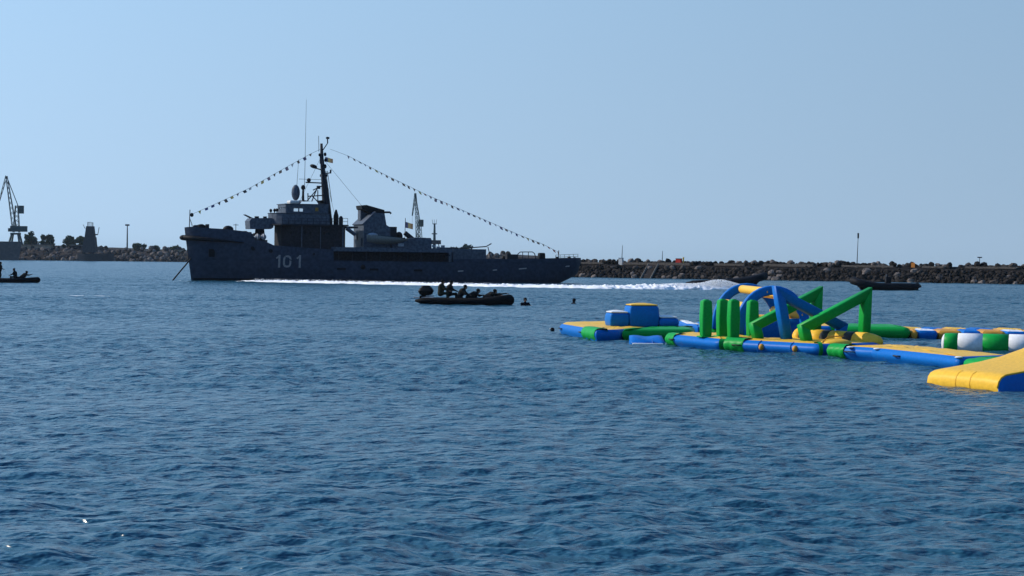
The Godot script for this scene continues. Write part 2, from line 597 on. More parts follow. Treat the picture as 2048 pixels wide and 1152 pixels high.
func crane(at: Vector3, yaw: float, s: float, label: String) -> void:
	var t := thing("harbour_crane", at, yaw, label, "crane", "harbour cranes")
	t.scale = Vector3(s, s, s) * K
	var st := S()
	for q in [Vector2(-4, -4), Vector2(4, -4), Vector2(4, 4), Vector2(-4, 4)]:
		tube(st, [Vector3(q.x, 0, q.y), Vector3(q.x * 0.5, 9, q.y * 0.5)], [0.7, 0.6], 4)
	box(st, Vector3(0, 9.2, 0), Vector3(5.5, 1.2, 5.5))
	put(st, "portal", "crane_green", t)
	st = S(); box(st, Vector3(2.0, 12.3, 0), Vector3(10, 3.6, 4.2)); put(st, "machinery_house", "crane_green", t)
	st = S(); box(st, Vector3(-3.4, 11.6, 1.2), Vector3(1.8, 2.2, 1.8)); put(st, "cab", "crane_green", t)
	st = S(); lattice(st, Vector3(0.5, 10, 0), Vector3(0.6, 27, 0), 3.6, 1.6, 6, 0.24); put(st, "tower", "crane_green", t)
	st = S(); lattice(st, Vector3(-1.0, 14, 0), Vector3(-6.0, 45.5, 0), 2.4, 0.8, 10, 0.2); put(st, "jib", "crane_green", t)
	st = S()
	tube(st, [Vector3(-6.0, 45.5, 0), Vector3(1.6, 26.5, 0)], [0.28], 5)
	put(st, "tie_beam", "crane_green", t)
	st = S(); lattice(st, Vector3(-6.0, 45.8, 0), Vector3(-10.5, 29.5, 0), 1.0, 0.5, 5, 0.14); put(st, "fly_jib", "crane_green", t)
	st = S(); box(st, Vector3(3.6, 24.5, 0), Vector3(2.6, 5.0, 2.6)); put(st, "counterweight", "crane_green", t)
	st = S()
	rod(st, Vector3(0.6, 27, 0), Vector3(3.6, 25, 0), 0.25)
	put(st, "counterweight_link", "ship_dark", t)
	st = S()
	rod(st, Vector3(-10.5, 29.5, 0), Vector3(-10.5, 20, 0), 0.08)
	put(st, "hoist_cable", "ship_dark", t)

func lattice(st: SurfaceTool, a: Vector3, b: Vector3, w0: float, w1: float, n: int, r: float) -> void:
	var d := (b - a).normalized()
	var u := d.cross(Vector3.BACK).normalized()
	var v := d.cross(u)
	var prev := []
	for k in n + 1:
		var c := a.lerp(b, float(k) / n)
		var w := lerpf(w0, w1, float(k) / n) / 2
		var cur := [c + (u + v) * w, c + (v - u) * w, c - (u + v) * w, c + (u - v) * w]
		if k > 0:
			for i in 4:
				rod(st, prev[i], cur[i], r, 4)
				rod(st, prev[i], cur[(i + 1) % 4], r * 0.55, 4)
		prev = cur

func build_shore() -> void:
	var sh := Node3D.new()
	sh.name = "shore"
	add_child(sh)
	sh.scale = Vector3(K, K, K)
	tag(sh, "low brown rubble shore across the harbour", "", "", "structure")
	var n := FastNoiseLite.new()
	n.seed = 4; n.frequency = 0.03; n.fractal_octaves = 4
	var st := S(false)
	var rings := []
	for k in 121:
		var x := -640.0 + k * 5.5
		var top := 8.6 if x < -275 else lerpf(8.0, 5.6, clampf((x + 275) / 80.0, 0, 1))
		top += n.get_noise_2d(x, 0) * 1.6
		var ring := []
		for p in [[-1252.0, -1.5], [-1256.0, 1.2], [-1261.0, 3.2], [-1266.0, 5.0], [-1273.0, top - 0.6], [-1282.0, top], [-1330.0, top + 0.8], [-1500.0, top]]:
			ring.append(Vector3(x, p[1] + n.get_noise_2d(x * 3.0, p[0] * 3.0) * (1.4 if p[1] > 0 else 0.0), p[0] + n.get_noise_2d(x * 2.0, p[0] + 90) * 4.0))
		rings.append(ring)
	loft(st, rings, false, false)
	put(st, "embankment", "earth", sh)
	var shapes := []
	for k in 4: shapes.append(boulder_mesh(300 + k))
	for tone in 3:
		st = SurfaceTool.new()
		st.begin(Mesh.PRIMITIVE_TRIANGLES)
		for k in 420:
			var x := rng.randf_range(-440, 0)
			var f := rng.randf()
			var p := Vector3(x, lerpf(0.2, 8.2, pow(f, 1.2)), lerpf(-1251.0, -1275.0, f))
			st.append_from(shapes[k % 4], 0, Transform3D(Basis.from_euler(Vector3(rng.randf() * 6, rng.randf() * 6, 0)).scaled(Vector3.ONE * rng.randf_range(0.8, 2.3)), p))
		var o := MeshInstance3D.new()
		o.name = "shore_rubble"
		o.mesh = st.commit()
		o.material_override = M["stone%d" % (tone + 1)]
		sh.add_child(o, true)
		tag(o, "", "", "", "stuff")
	# sheds and walls behind the bank
	var t := thing("long_shed", Vector3(-303, 6.5, -1276), 0.0, "long low beige shed with flat roof between two dark trees", "shed")
	st = S(); box(st, Vector3(0, 1.6, 0), Vector3(18.5, 3.4, 7)); put(st, "shed_wall", "pale_wall", t)
	st = S(); box(st, Vector3(0, 3.45, 0.2), Vector3(19.4, 0.3, 8)); put(st, "shed_roof", "concrete", t)
	t = thing("brick_shed", Vector3(-278.5, 6.5, -1276), 0.0, "small reddish shed left of the dark blue tower", "shed")
	st = S(); box(st, Vector3(0, 1.5, 0), Vector3(7, 3.6, 6)); put(st, "shed_wall", "rust_brown", t)
	st = S(); box(st, Vector3(0, 3.4, 0.2), Vector3(7.6, 0.3, 7)); put(st, "shed_roof", "pale_wall", t)
	t = thing("small_house", Vector3(-212, 4.5, -1272), 0.0, "small pale house at the waterside just left of the bow", "house")
	st = S(); box(st, Vector3(0, 1.6, 0), Vector3(6, 3.4, 5)); put(st, "house_wall", "pale_wall", t)
	st = S(); prism(st, [Vector2(-3.4, 3.3), Vector2(3.4, 3.3), Vector2(0, 4.8)], -2.9, 2.9); put(st, "house_roof", "rust_brown", t)
	# trees
	tree(Vector3(-309, 7.6, -1284), 11.0, 10.5, "round dark tree beside the big crane", 1)
	tree(Vector3(-298.5, 7.6, -1284), 9.8, 9.5, "rounded tree behind the long beige shed", 2)
	tree(Vector3(-284.5, 7.6, -1284), 8.4, 9.0, "low broad tree left of the dark blue tower", 3)
	tree(Vector3(-277.5, 7.6, -1284), 9.0, 7.0, "dark tree touching the dark blue tower", 4)
	tree(Vector3(-239.5, 5.2, -1282), 6.2, 9.0, "low bushy tree right of the floodlight mast", 5)
	tree(Vector3(-229.5, 5.0, -1282), 5.4, 8.0, "small rounded tree, middle of the low row by the bow", 6)
	tree(Vector3(-216.5, 4.6, -1282), 5.6, 9.5, "wide low tree next to the small pale house", 7)
	tree(Vector3(-205.0, 4.6, -1282), 5.0, 8.0, "low tree partly hidden by the ship's bow", 8)
	tree(Vector3(-29.5, 4.6, -1284), 8.6, 9.0, "dark round tree showing above the ship's aft deckhouse", 9)
	tree(Vector3(-39.0, 4.6, -1284), 6.8, 9.0, "low olive tree left of the round tree above the aft deckhouse", 10)
	# cranes
	crane(Vector3(-320.5, 7.5, -1290), 0.0, 1.02, "tall green harbour crane with raised jib at the left edge")
	crane(Vector3(-60.5, 4.6, -1290), 1.15, 0.9, "green harbour crane rising behind the ship's funnel")
	# floodlight mast
	t = thing("floodlight_mast", Vector3(-247.3, 6.0, -1284), 0.0, "thin floodlight mast standing alone on the far shore", "mast")
	st = S(); tube(st, [Vector3.ZERO, Vector3(0, 17, 0)], [0.55, 0.3], 8); put(st, "mast_pole", "tower_blue", t)
	st = S(); box(st, Vector3(0, 17.2, 0), Vector3(2.6, 1.0, 1.2)); put(st, "lamp_head", "ship_dark", t)
	st = S(); box(st, Vector3(0, 0.4, 0), Vector3(2, 0.8, 2)); put(st, "footing", "concrete", t)
	# mast tower behind the ship
	t = thing("radio_tower", Vector3(-50.3, 4.4, -1288), 0.0, "dark signal tower with antennas right of the rear crane", "tower")
	st = S(true); tube(st, [Vector3(0, 0, 0), Vector3(0, 11, 0), Vector3(0, 22.0, 0)], [1.2, 0.9, 0.55], 8); put(st, "tower_shaft", "crane_green", t)
	st = S(); box(st, Vector3(0, 10.0, 0), Vector3(8.4, 2.6, 4)); put(st, "platform", "tower_blue", t)
	st = S(); box(st, Vector3(0, 15.4, 0), Vector3(3.4, 0.7, 1.5)); put(st, "crossarm", "crane_green", t)
	st = S(); box(st, Vector3(0, 21.8, 0), Vector3(2.6, 0.5, 1.2)); put(st, "crossarm", "crane_green", t)
	st = S()
	for q in [-1.2, -0.2, 1.0]: rod(st, Vector3(q, 22, 0), Vector3(q * 1.3, 24.6, 0), 0.12, 4)
	put(st, "antenna", "crane_green", t)
	# vessel with a tall tapered tower
	t = thing("moored_vessel", Vector3(-258.5, 0, -1240), 0.0, "dark blue moored vessel with one tall tapered tower", "ship")
	st = S()
	hull_box(st, 22.0, 8.0, 4.6)
	put(st, "hull", "tower_blue", t)
	st = S(); box(st, Vector3(-3.3, 10.0, 0), Vector3(8.6, 9.5, 6), Basis.IDENTITY, 0.8); put(st, "superstructure", "tower_blue", t)
	st = S(); box(st, Vector3(-3.3, 17.8, 0), Vector3(6.2, 7.5, 5), Basis.IDENTITY, 0.72); put(st, "tower", "tower_blue", t)
	st = S(); box(st, Vector3(-0.4, 16.4, 0), Vector3(3.0, 0.7, 3)); put(st, "side_platform", "tower_blue", t)
	st = S(); rod(st, Vector3(1.4, 16.4, 0), Vector3(2.2, 21, 0), 0.2, 4); put(st, "antenna", "tower_blue", t)
	st = S(); rod(st, Vector3(-6.4, 20, 0), Vector3(-7.8, 22.5, 0), 0.16, 4); put(st, "antenna", "tower_blue", t)
	st = S()
	for k in 8:
		var a := TAU * k / 8
		rod(st, Vector3(-3.3 + cos(a) * 1.7, 21.5, sin(a) * 1.7), Vector3(-3.3 + cos(a) * 1.7, 24.0, sin(a) * 1.7), 0.12, 4)
	tube(st, [Vector3(-5.0, 24, 0), Vector3(-3.3, 24, 1.7), Vector3(-1.6, 24, 0), Vector3(-3.3, 24, -1.7), Vector3(-5.0, 24, 0)], [0.14], 4)
	put(st, "railing", "tower_blue", t)
	# pale grey ship at the left edge
	t = thing("grey_ship", Vector3(-333, 0, -1235), 0.0, "pale grey ship cut off by the left edge of the picture", "ship")
	st = S(); hull_box(st, 56.0, 10.0, 11.5); put(st, "hull", "far_grey", t)
	st = S(); box(st, Vector3(2, 13.4, 0), Vector3(26, 4.0, 8)); put(st, "superstructure", "far_grey", t)
	st = S(); box(st, Vector3(12.2, 19.0, 0), Vector3(3.6, 8, 3.6), Basis.IDENTITY, 0.85); put(st, "funnel", "far_grey", t)

func hull_box(st: SurfaceTool, l: float, w: float, h: float) -> void:
	var rings := []
	for k in 15:
		var f := k / 14.0
		var x := (f - 0.5) * l
		var b := w / 2 * minf(1.0, 0.25 + 3.0 * f) * clampf((1.0 - f) * 4.0, 0.03, 1.0)
		var rake := maxf(0, f - 0.8) * l * 0.18
		rings.append([Vector3(x, -1.0, -b * 0.7), Vector3(x + rake, h, -b), Vector3(x + rake, h, b), Vector3(x, -1.0, b * 0.7)])
	loft(st, rings)

# ------------------------------------------------------------------ naval ship
# Ship axes: bow towards -x, near side +z, waterline y = 0.
# stations: x at keel, x at deck, keel y, half breadth at waterline, at deck, deck edge y, knuckle y
const STATIONS := [
	[-31.0, -32.3, -1.5, 0.05, 0.30, 8.20, 6.65], [-30.3, -31.6, -1.5, 0.45, 1.60, 8.30, 6.60], [-28.5, -29.6, -1.5, 1.3, 2.8, 8.15, 6.40],
	[-26.0, -26.8, -1.5, 2.4, 4.0, 8.0, 6.1], [-23.2, -23.5, -1.5, 3.4, 4.85, 7.65, 5.8], [-22.6, -22.65, -1.5, 3.6, 4.95, 7.3, 5.7],
	[-22.3, -22.3, -1.5, 3.7, 5.0, 6.35, 5.4], [-20.6, -20.6, -1.5, 4.2, 5.2, 6.1, 5.2], [-19.5, -19.5, -1.5, 4.45, 5.3, 5.6, 4.9], [-15.0, -15.0, -1.5, 5.1, 5.6, 5.3, 4.5],
	[-10.1, -10.1, -1.5, 5.4, 5.7, 5.05, 4.2], [-10.05, -10.05, -1.5, 5.4, 5.7, 3.35, 2.6], [0.0, 0.0, -1.5, 5.5, 5.75, 3.3, 2.6],
	[9.45, 9.45, -1.5, 5.5, 5.75, 3.3, 2.6], [9.5, 9.5, -1.5, 5.5, 5.75, 3.75, 2.8], [18.0, 18.0, -1.5, 5.4, 5.7, 3.85, 2.9],
	[25.0, 25.0, -1.3, 4.9, 5.4, 3.95, 3.0], [28.5, 28.5, -0.25, 3.6, 4.8, 4.05, 3.0], [31.0, 31.0, 0.75, 2.5, 4.0, 4.12, 3.1],
	[32.6, 32.6, 1.45, 1.3, 2.7, 4.2, 3.2], [33.1, 33.1, 1.9, 0.4, 1.3, 4.2, 3.3]]

func section(s: Array) -> Array:
	var y2: float = maxf(s[2] + 0.25, 0.15)
	var inset: float = 0.3 * clampf((-22.0 - s[1]) / 6.0, 0.0, 1.0) * minf(1.0, s[4])
	var pts := [[s[2], 0.0], [s[2] + 0.06, s[3] * 0.75], [y2, s[3]], [lerpf(y2, s[6], 0.5), lerpf(s[3], s[4], 0.42)], [s[6], s[4]], [s[5], s[4] - inset]]
	var out := []
	for p in pts:
		var f: float = clampf((p[0] + 1.5) / (s[5] + 1.5), 0, 1)
		out.append(Vector3(lerpf(s[0], s[1], f), p[0], p[1]))
	return out

func hull_point(x: float, y: float, out := 0.0) -> Vector3:
	for k in STATIONS.size() - 1:
		if x <= STATIONS[k + 1][1] or k == STATIONS.size() - 2:
			var t: float = clampf((x - STATIONS[k][1]) / (STATIONS[k + 1][1] - STATIONS[k][1]), 0, 1)
			var a := section(STATIONS[k])
			var b := section(STATIONS[k + 1])
			for i in 5:
				var p: Vector3 = a[i].lerp(b[i], t)
				var q: Vector3 = a[i + 1].lerp(b[i + 1], t)
				if y <= q.y or i == 4:
					return Vector3(x, y, lerpf(p.z, q.z, clampf((y - p.y) / maxf(q.y - p.y, 0.001), 0, 1)) + out)
	return Vector3(x, y, 0)

func stroke(st: SurfaceTool, pts: Array, w: float) -> void:
	for k in pts.size() - 1:
		var d: Vector2 = (pts[k + 1] - pts[k]).normalized()
		var s := Vector2(-d.y, d.x) * w / 2
		var c := [pts[k] - s - d * w * 0.3, pts[k] + s - d * w * 0.3, pts[k + 1] + s + d * w * 0.3, pts[k + 1] - s + d * w * 0.3]
		var v := []
		for p in c: v.append(hull_point(p.x, p.y, 0.035 + 0.004 * (k % 2)))
		quad(st, v[0], v[1], v[2], v[3])

func plan(st: SurfaceTool, poly: Array, y0: float, y1: float, shrink := 1.0) -> void:
	# poly: Vector2(x, z)
	var c := Vector2.ZERO
	for p in poly: c += p
	c /= poly.size()
	var lo := []
	var hi := []
	for p in poly:
		lo.append(Vector3(p.x, y0, p.y))
		var q: Vector2 = c + (p - c) * shrink
		hi.append(Vector3(q.x, y1, q.y))
	loft(st, [lo, hi])

func rail(st: SurfaceTool, a: Vector3, b: Vector3, h: float, n: int) -> void:
	for k in n + 1:
		var p := a.lerp(b, float(k) / n)
		rod(st, p, p + Vector3(0, h, 0), 0.035, 4)
	for y in [h * 0.5, h]: rod(st, a + Vector3(0, y, 0), b + Vector3(0, y, 0), 0.03, 4)

func build_ship() -> void:
	var SP := Vector3(-20.3, 0, -320)
	var SY := deg_to_rad(20.0)
	var t := thing("naval_ship", SP, SY, "dark grey naval ship numbered 101, moored across the harbour", "warship")
	# hull
	var rings := []
	for s in STATIONS:
		var sec := section(s)
		var ring := []
		for k in 6: ring.append(sec[5 - k])
		for k in range(1, 6): ring.append(sec[k] * Vector3(1, 1, -1))
		rings.append(ring)
	var st := S(true)
	loft(st, rings, false, false)
	var last: Array = rings[-1]
	for i in last.size() - 2: tri(st, last[0], last[i + 1], last[i + 2])
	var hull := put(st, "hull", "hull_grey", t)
	st = S()
	for k in rings.size() - 1:
		var dn := Vector3(0, -0.25 if k in range(10, 13) else -0.5, 0)
		quad(st, rings[k][0] + dn, rings[k][10] + dn, rings[k + 1][10] + dn, rings[k + 1][0] + dn)
	put(st, "deck", "deck", hull)
	st = S(true)   # boot topping
	for side in [1.0, -1.0]:
		var strip := []
		for k in 31:
			var x := -31.0 + 59.5 * k / 30.0
			var a := hull_point(x, -0.4, 0.02)
			var b := hull_point(x, 0.42, 0.02)
			strip.append([a * Vector3(1, 1, side), b * Vector3(1, 1, side)])
		loft(st, strip, false, false)
	put(st, "boot_topping", "ship_black", hull)
	for side in [1.0, -1.0]:   # rubbing strake round the bow
		var path := []
		for k in 15:
			var x := -32.4 + 8.4 * pow(k / 14.0, 1.3)
			path.append(hull_point(x, 6.62 - 0.085 * (x + 32.4), 0.05) * Vector3(1, 1, side))
		st = S(true)
		tube(st, path, [0.42, 0.42, 0.4, 0.38, 0.35, 0.32, 0.3, 0.28, 0.25, 0.22, 0.2, 0.17, 0.14, 0.1, 0.05], 8)
		put(st, "rubbing_strake", "ship_black", hull)
	st = S(true); blob(st, Vector3(-32.5, 6.62, 0), Vector3(0.6, 0.42, 0.7)); put(st, "bow_fender", "ship_black", hull)
	# number 101 on the side
	for one in [-18.55, -15.38]:
		st = S(); stroke(st, [Vector2(one - 0.42, 3.62), Vector2(one, 3.95)], 0.26); stroke(st, [Vector2(one, 4.02), Vector2(one + 0.02, 2.25)], 0.32)
		put(st, "digit_one", "number_paint", hull)
	st = S()
	var oval := []
	for k in 25:
		var a := TAU * k / 24
		oval.append(Vector2(-17.32 + signf(cos(a)) * pow(absf(cos(a)), 0.7) * 0.5, 3.12 + signf(sin(a)) * pow(absf(sin(a)), 0.7) * 0.78))
	stroke(st, oval, 0.3)
	put(st, "digit_zero", "number_paint", hull)
	# ports and marks along the side
	for m in [[-22.6, 5.1, 0.38], [-19.9, 4.75, 0.34], [-5.3, 2.37, 0.42], [-13.2, 4.3, 0.2]]:
		st = S(true); var c := hull_point(m[0], m[1], 0.0); blob(st, c, Vector3(m[2], m[2], 0.1), 6, 10); put(st, "porthole", "ship_black", hull)
	for m in [[-8.8, 2.05], [-3.5, 2.0], [3.7, 1.92]]:
		st = S(); box(st, hull_point(m[0], m[1], 0.0), Vector3(1.4, 0.32, 0.12)); put(st, "freeing_port", "ship_black", hull)
	for m in [[10.8, 1.87, 0.9], [16.6, 2.08, 0.7], [21.4, 2.35, 1.3], [29.6, 2.8, 0.7]]:
		st = S(); box(st, hull_point(m[0], m[1], 0.0), Vector3(m[2], 0.18, 0.14), Basis(Vector3.BACK, 0.08)); put(st, "scupper_plate", "metal", hull)
	st = S(); box(st, hull_point(-28.6, 4.3, 0.0), Vector3(0.9, 1.2, 0.25)); put(st, "anchor", "ship_black", hull)
	st = S(); tube(st, [Vector3(-31.4, 3.4, 0.6), Vector3(-33.0, 1.6, 1.2), Vector3(-34.6, -0.2, 1.8)], [0.11], 6); put(st, "anchor_chain", "ship_black", hull)
	# open gallery amidships
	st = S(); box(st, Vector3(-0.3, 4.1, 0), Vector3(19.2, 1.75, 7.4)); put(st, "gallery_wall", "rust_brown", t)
	st = S(); box(st, Vector3(-0.32, 5.12, 0), Vector3(19.5, 0.66, 11.5)); put(st, "upper_deck", "house_grey", t)
	for k in 9:
		for side in [1, -1]:
			st = S(); rod(st, Vector3(-9.2 + 2.25 * k, 3.2, 5.5 * side), Vector3(-9.2 + 2.25 * k, 4.82, 5.5 * side), 0.06); put(st, "stanchion", "ship_dark", t)
	for x in [-7.6, -3.2, 1.4, 5.8]:
		st = S(); box(st, Vector3(x, 4.05, 3.72), Vector3(0.9, 1.5, 0.08)); put(st, "gallery_door", "rust_brown", t)
	# forecastle: windlass, bollards, jackstaff
	var w := Node3D.new(); w.name = "windlass"; t.add_child(w, true)
	st = S(true); tube(st, [Vector3(-29.8, 8.2, -1.0), Vector3(-29.8, 8.2, 1.0)], [0.55], 12); put(st, "drum", "ship_black", w)
	st = S(); bevel_box(st, Vector3(-29.9, 8.15, 0), Vector3(2.2, 0.9, 1.2), 0.25); put(st, "gearbox", "ship_dark", w)
	st = S(); box(st, Vector3(-28.9, 8.2, 0.6), Vector3(0.5, 1.1, 0.5)); put(st, "brake", "ship_dark", w)
	st = S(true); blob(st, Vector3(-25.5, 8.0, 0), Vector3(0.85, 0.6, 0.8)); put(st, "deck_ventilator", "ship_black", t)
	st = S(); box(st, Vector3(-25.5, 7.6, 0), Vector3(1.6, 0.5, 1.2)); put(st, "hatch", "ship_dark", t)
	st = S(); rod(st, Vector3(-24.4, 7.3, 0.5), Vector3(-24.4, 8.9, 0.5), 0.05); box(st, Vector3(-24.4, 8.7, 0.5), Vector3(0.8, 0.08, 0.08)); put(st, "crutch", "ship_dark", t)
	st = S(); rod(st, Vector3(-31.6, 7.6, 0), Vector3(-31.5, 10.95, 0), 0.07); rod(st, Vector3(-31.5, 9.6, 0), Vector3(-31.0, 8.1, 0.5), 0.03, 4); rod(st, Vector3(-31.5, 9.6, 0), Vector3(-31.0, 8.1, -0.5), 0.03, 4); put(st, "jackstaff", "ship_dark", t)
	st = S(true); blob(st, Vector3(-31.2, 10.15, 0), Vector3(0.28, 0.32, 0.28)); put(st, "anchor_ball", "ship_black", t)
	for k in 3:
		st = S(true); tube(st, [Vector3(-23.6 + 0.75 * k, 7.0, 3.6), Vector3(-23.6 + 0.75 * k, 7.75 - 0.15 * k, 3.6)], [0.2, 0.26], 8); put(st, "bollard", "ship_black", t)
	# gun mount
	var g := Node3D.new(); g.name = "gun_mount"; t.add_child(g, true)
	st = S(); prism(st, [Vector2(-22.5, 9.35), Vector2(-22.1, 9.8), Vector2(-18.9, 9.85), Vector2(-18.7, 9.5), Vector2(-18.7, 8.4), Vector2(-19.1, 8.14), Vector2(-22.4, 8.1)], -1.7, 1.7); put(st, "gun_shield", "house_grey", g)
	st = S(true); tube(st, [Vector3(-20.5, 5.5, 0), Vector3(-20.5, 8.12, 0)], [0.95, 0.7], 14); put(st, "pedestal", "ship_dark", g)
	for z in [-0.45, 0.45]:
		st = S(true); tube(st, [Vector3(-21.2, 9.5, z), Vector3(-23.0, 10.35, z)], [0.12, 0.06], 8); put(st, "barrel", "ship_dark", g)
	st = S(); box(st, Vector3(-21.2, 9.95, 0.9), Vector3(0.6, 0.3, 0.5)); put(st, "sight", "ship_black", g)
	st = S(); box(st, Vector3(-19.6, 9.98, -0.4), Vector3(0.5, 0.3, 0.5)); put(st, "sight", "ship_black", g)
	# life raft canister rack on the near side
	for k in 2:
		st = S(true); capsule(st, Vector3(-22.3 + 0.95 * k, 6.85, 4.5), Vector3(-21.45 + 0.95 * k, 6.85, 4.5), 0.52); put(st, "raft_canister", "light_grey", t)
	st = S(); box(st, Vector3(-21.45, 6.25, 4.35), Vector3(2.2, 0.3, 0.8)); put(st, "raft_cradle", "ship_dark", t)
	# deckhouse and bridge
	var br := Node3D.new(); br.name = "bridge_house"; t.add_child(br, true)
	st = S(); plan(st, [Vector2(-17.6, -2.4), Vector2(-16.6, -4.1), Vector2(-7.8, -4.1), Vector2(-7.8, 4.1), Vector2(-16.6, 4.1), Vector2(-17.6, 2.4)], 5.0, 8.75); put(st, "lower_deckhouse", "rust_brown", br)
	st = S(); plan(st, [Vector2(-19.2, -2.6), Vector2(-18.0, -4.6), Vector2(-7.4, -4.6), Vector2(-7.4, 4.6), Vector2(-18.0, 4.6), Vector2(-19.2, 2.6)], 8.75, 8.95); put(st, "bridge_deck", "ship_dark", br)
	var front := []
	for k in 9:
		var a := PI / 2 + PI * k / 8
		front.append(Vector2(-16.9 + cos(a) * 2.2, sin(a) * 3.4))
	front.append(Vector2(-10.1, -3.4)); front.append(Vector2(-10.1, 3.4))
	st = S(); plan(st, front, 8.95, 10.55, 0.985); put(st, "bridge_front", "house_grey", br)
	st = S(); plan(st, front, 10.55, 10.67, 1.03); put(st, "bridge_roof", "house_grey", br)
	for z in [-2.0, 0.6, 2.2]:
		st = S(true); tube(st, [Vector3(-18.3, 10.6, z), Vector3(-18.3, 10.9, z)], [0.08], 6); blob(st, Vector3(-18.3, 11.1, z), Vector3(0.24, 0.28, 0.24), 6, 8); put(st, "searchlight", "ship_black", br)
	# wheelhouse with windows one can look through
	var wh := Node3D.new(); wh.name = "wheelhouse"; t.add_child(wh, true)
	var ys := 10.67
	st = S()
	for z in [-2.7, 2.7]:
		box(st, Vector3(-13.6, ys + 0.13, z), Vector3(6.8, 0.26, 0.2))
		box(st, Vector3(-13.6, 11.78, z), Vector3(6.8, 0.5, 0.2))
	for p in [[-16.4, 1.25], [-14.95, 0.16], [-12.3, 3.95]]:
		box(st, Vector3(p[0], 11.23, 2.7), Vector3(p[1], 0.62, 0.2))
	for p in [[-16.8, 0.3], [-11.1, 1.6]]:
		box(st, Vector3(p[0], 11.23, -2.7), Vector3(p[1], 0.62, 0.2))
	box(st, Vector3(-16.95, ys + 0.35, 0), Vector3(0.2, 0.72, 5.2)); box(st, Vector3(-16.95, 11.8, 0), Vector3(0.2, 0.44, 5.2))
	for z in [-1.8, -0.6, 0.6, 1.8]: box(st, Vector3(-16.95, 11.32, z), Vector3(0.2, 0.5, 0.22))
	box(st, Vector3(-10.25, 11.3, 0), Vector3(0.2, 1.3, 5.2))
	put(st, "wheelhouse_wall", "house_grey", wh)
	st = S(); box(st, Vector3(-13.6, 12.08, 0), Vector3(7.1, 0.12, 5.9)); put(st, "wheelhouse_roof", "house_grey", wh)
	var glass := StandardMaterial3D.new()
	glass.resource_name = "window_glass"
	glass.transparency = BaseMaterial3D.TRANSPARENCY_ALPHA
	glass.albedo_color = Color(0.6, 0.68, 0.72, 0.12)
	glass.roughness = 0.04
	M["window_glass"] = glass
	for p in [[-15.4, 0.72], [-14.58, 0.62]]:
		st = S(); box(st, Vector3(p[0], 11.23, 2.7), Vector3(p[1], 0.6, 0.02)); put(st, "window_pane", "window_glass", wh)
	for z in [-1.2, 0.0, 1.2]:
		st = S(); box(st, Vector3(-16.95, 11.32, z), Vector3(0.02, 0.5, 0.96)); put(st, "window_pane", "window_glass", wh)
	st = S(); prism(st, [Vector2(-14.6, 12.14), Vector2(-14.2, 12.75), Vector2(-12.9, 12.62), Vector2(-10.9, 12.8), Vector2(-10.35, 11.9), Vector2(-9.98, 8.95), Vector2(-10.2, 8.95), Vector2(-10.4, 12.14)], -2.2, 2.2); put(st, "upper_bridge", "house_grey", wh)
	st = S(); box(st, Vector3(-12.1, 11.3, 2.83), Vector3(0.5, 0.55, 0.05)); put(st, "emblem", "gold", wh)
	st = S(); bevel_box(st, Vector3(-15.35, 12.42, 0.6), Vector3(1.5, 0.55, 2.2), 0.15); put(st, "top_slab", "white_paint", wh)  # sunlit brightness under the radome, put in as a white-painted slab
	# radome, searchlight post, aerials, director
	st = S(true); blob(st, Vector3(-14.8, 13.95, 0), Vector3(0.68, 1.25, 0.68), 12, 14); put(st, "radome", "house_grey", t)
	st = S(true); tube(st, [Vector3(-13.8, 12.6, 0.8), Vector3(-13.8, 14.4, 0.8)], [0.22, 0.16], 8); blob(st, Vector3(-13.8, 14.75, 0.8), Vector3(0.36, 0.42, 0.36)); put(st, "signal_lamp", "ship_black", t)
	st = S(); for p in [[-13.1, 12.6, -11.4, 14.6], [-12.3, 12.6, -11.5, 14.5], [-12.1, 14.4, -10.6, 15.1], [-12.9, 13.4, -10.4, 13.6], [-11.3, 12.6, -11.3, 14.4], [-12.9, 12.6, -12.9, 13.9], [-12.3, 13.5, -11.4, 12.7]]: rod(st, Vector3(p[0], p[1], 0.4), Vector3(p[2], p[3], 0.3), 0.09, 5)
	put(st, "aerial_frame", "ship_dark", t)
	st = S(); box(st, Vector3(-11.2, 14.85, 0.3), Vector3(0.5, 0.5, 0.5)); put(st, "director", "ship_black", t)
	rings = []
	# mast
	var ms := Node3D.new(); ms.name = "mast"; t.add_child(ms, true)
	st = S(true); tube(st, [Vector3(-9.5, 8.9, 0), Vector3(-9.9, 12.9, 0), Vector3(-10.25, 16, 0), Vector3(-10.6, 19.2, 0), Vector3(-10.72, 21.8, 0)], [0.75, 0.62, 0.44, 0.30, 0.2], 10); put(st, "mast_column", "ship_dark", ms)
	st = S(); rod(st, Vector3(-9.0, 12.6, 0.2), Vector3(-9.75, 17.5, 0.2), 0.05, 4); rod(st, Vector3(-9.2, 12.6, -0.3), Vector3(-9.85, 17.5, -0.3), 0.05, 4); put(st, "ladder", "ship_dark", ms)
	st = S(); rod(st, Vector3(-10.3, 15.55, 0), Vector3(-13.2, 15.6, 0), 0.11); rod(st, Vector3(-10.3, 16.1, 0), Vector3(-14.3, 16.1, 0), 0.03, 4); put(st, "yardarm", "ship_dark", ms)
	st = S(true); blob(st, Vector3(-12.7, 15.95, 0), Vector3(0.34, 0.34, 0.34)); put(st, "yard_lamp", "ship_black", ms)
	st = S(true); blob(st, Vector3(-11.95, 18.15, 0), Vector3(0.6, 0.3, 0.9), 6, 10, Basis(Vector3.BACK, -0.35)); put(st, "radar_scanner", "ship_black", ms)
	st = S(); rod(st, Vector3(-10.5, 17.6, 0), Vector3(-11.9, 17.95, 0), 0.1); put(st, "radar_arm", "ship_dark", ms)
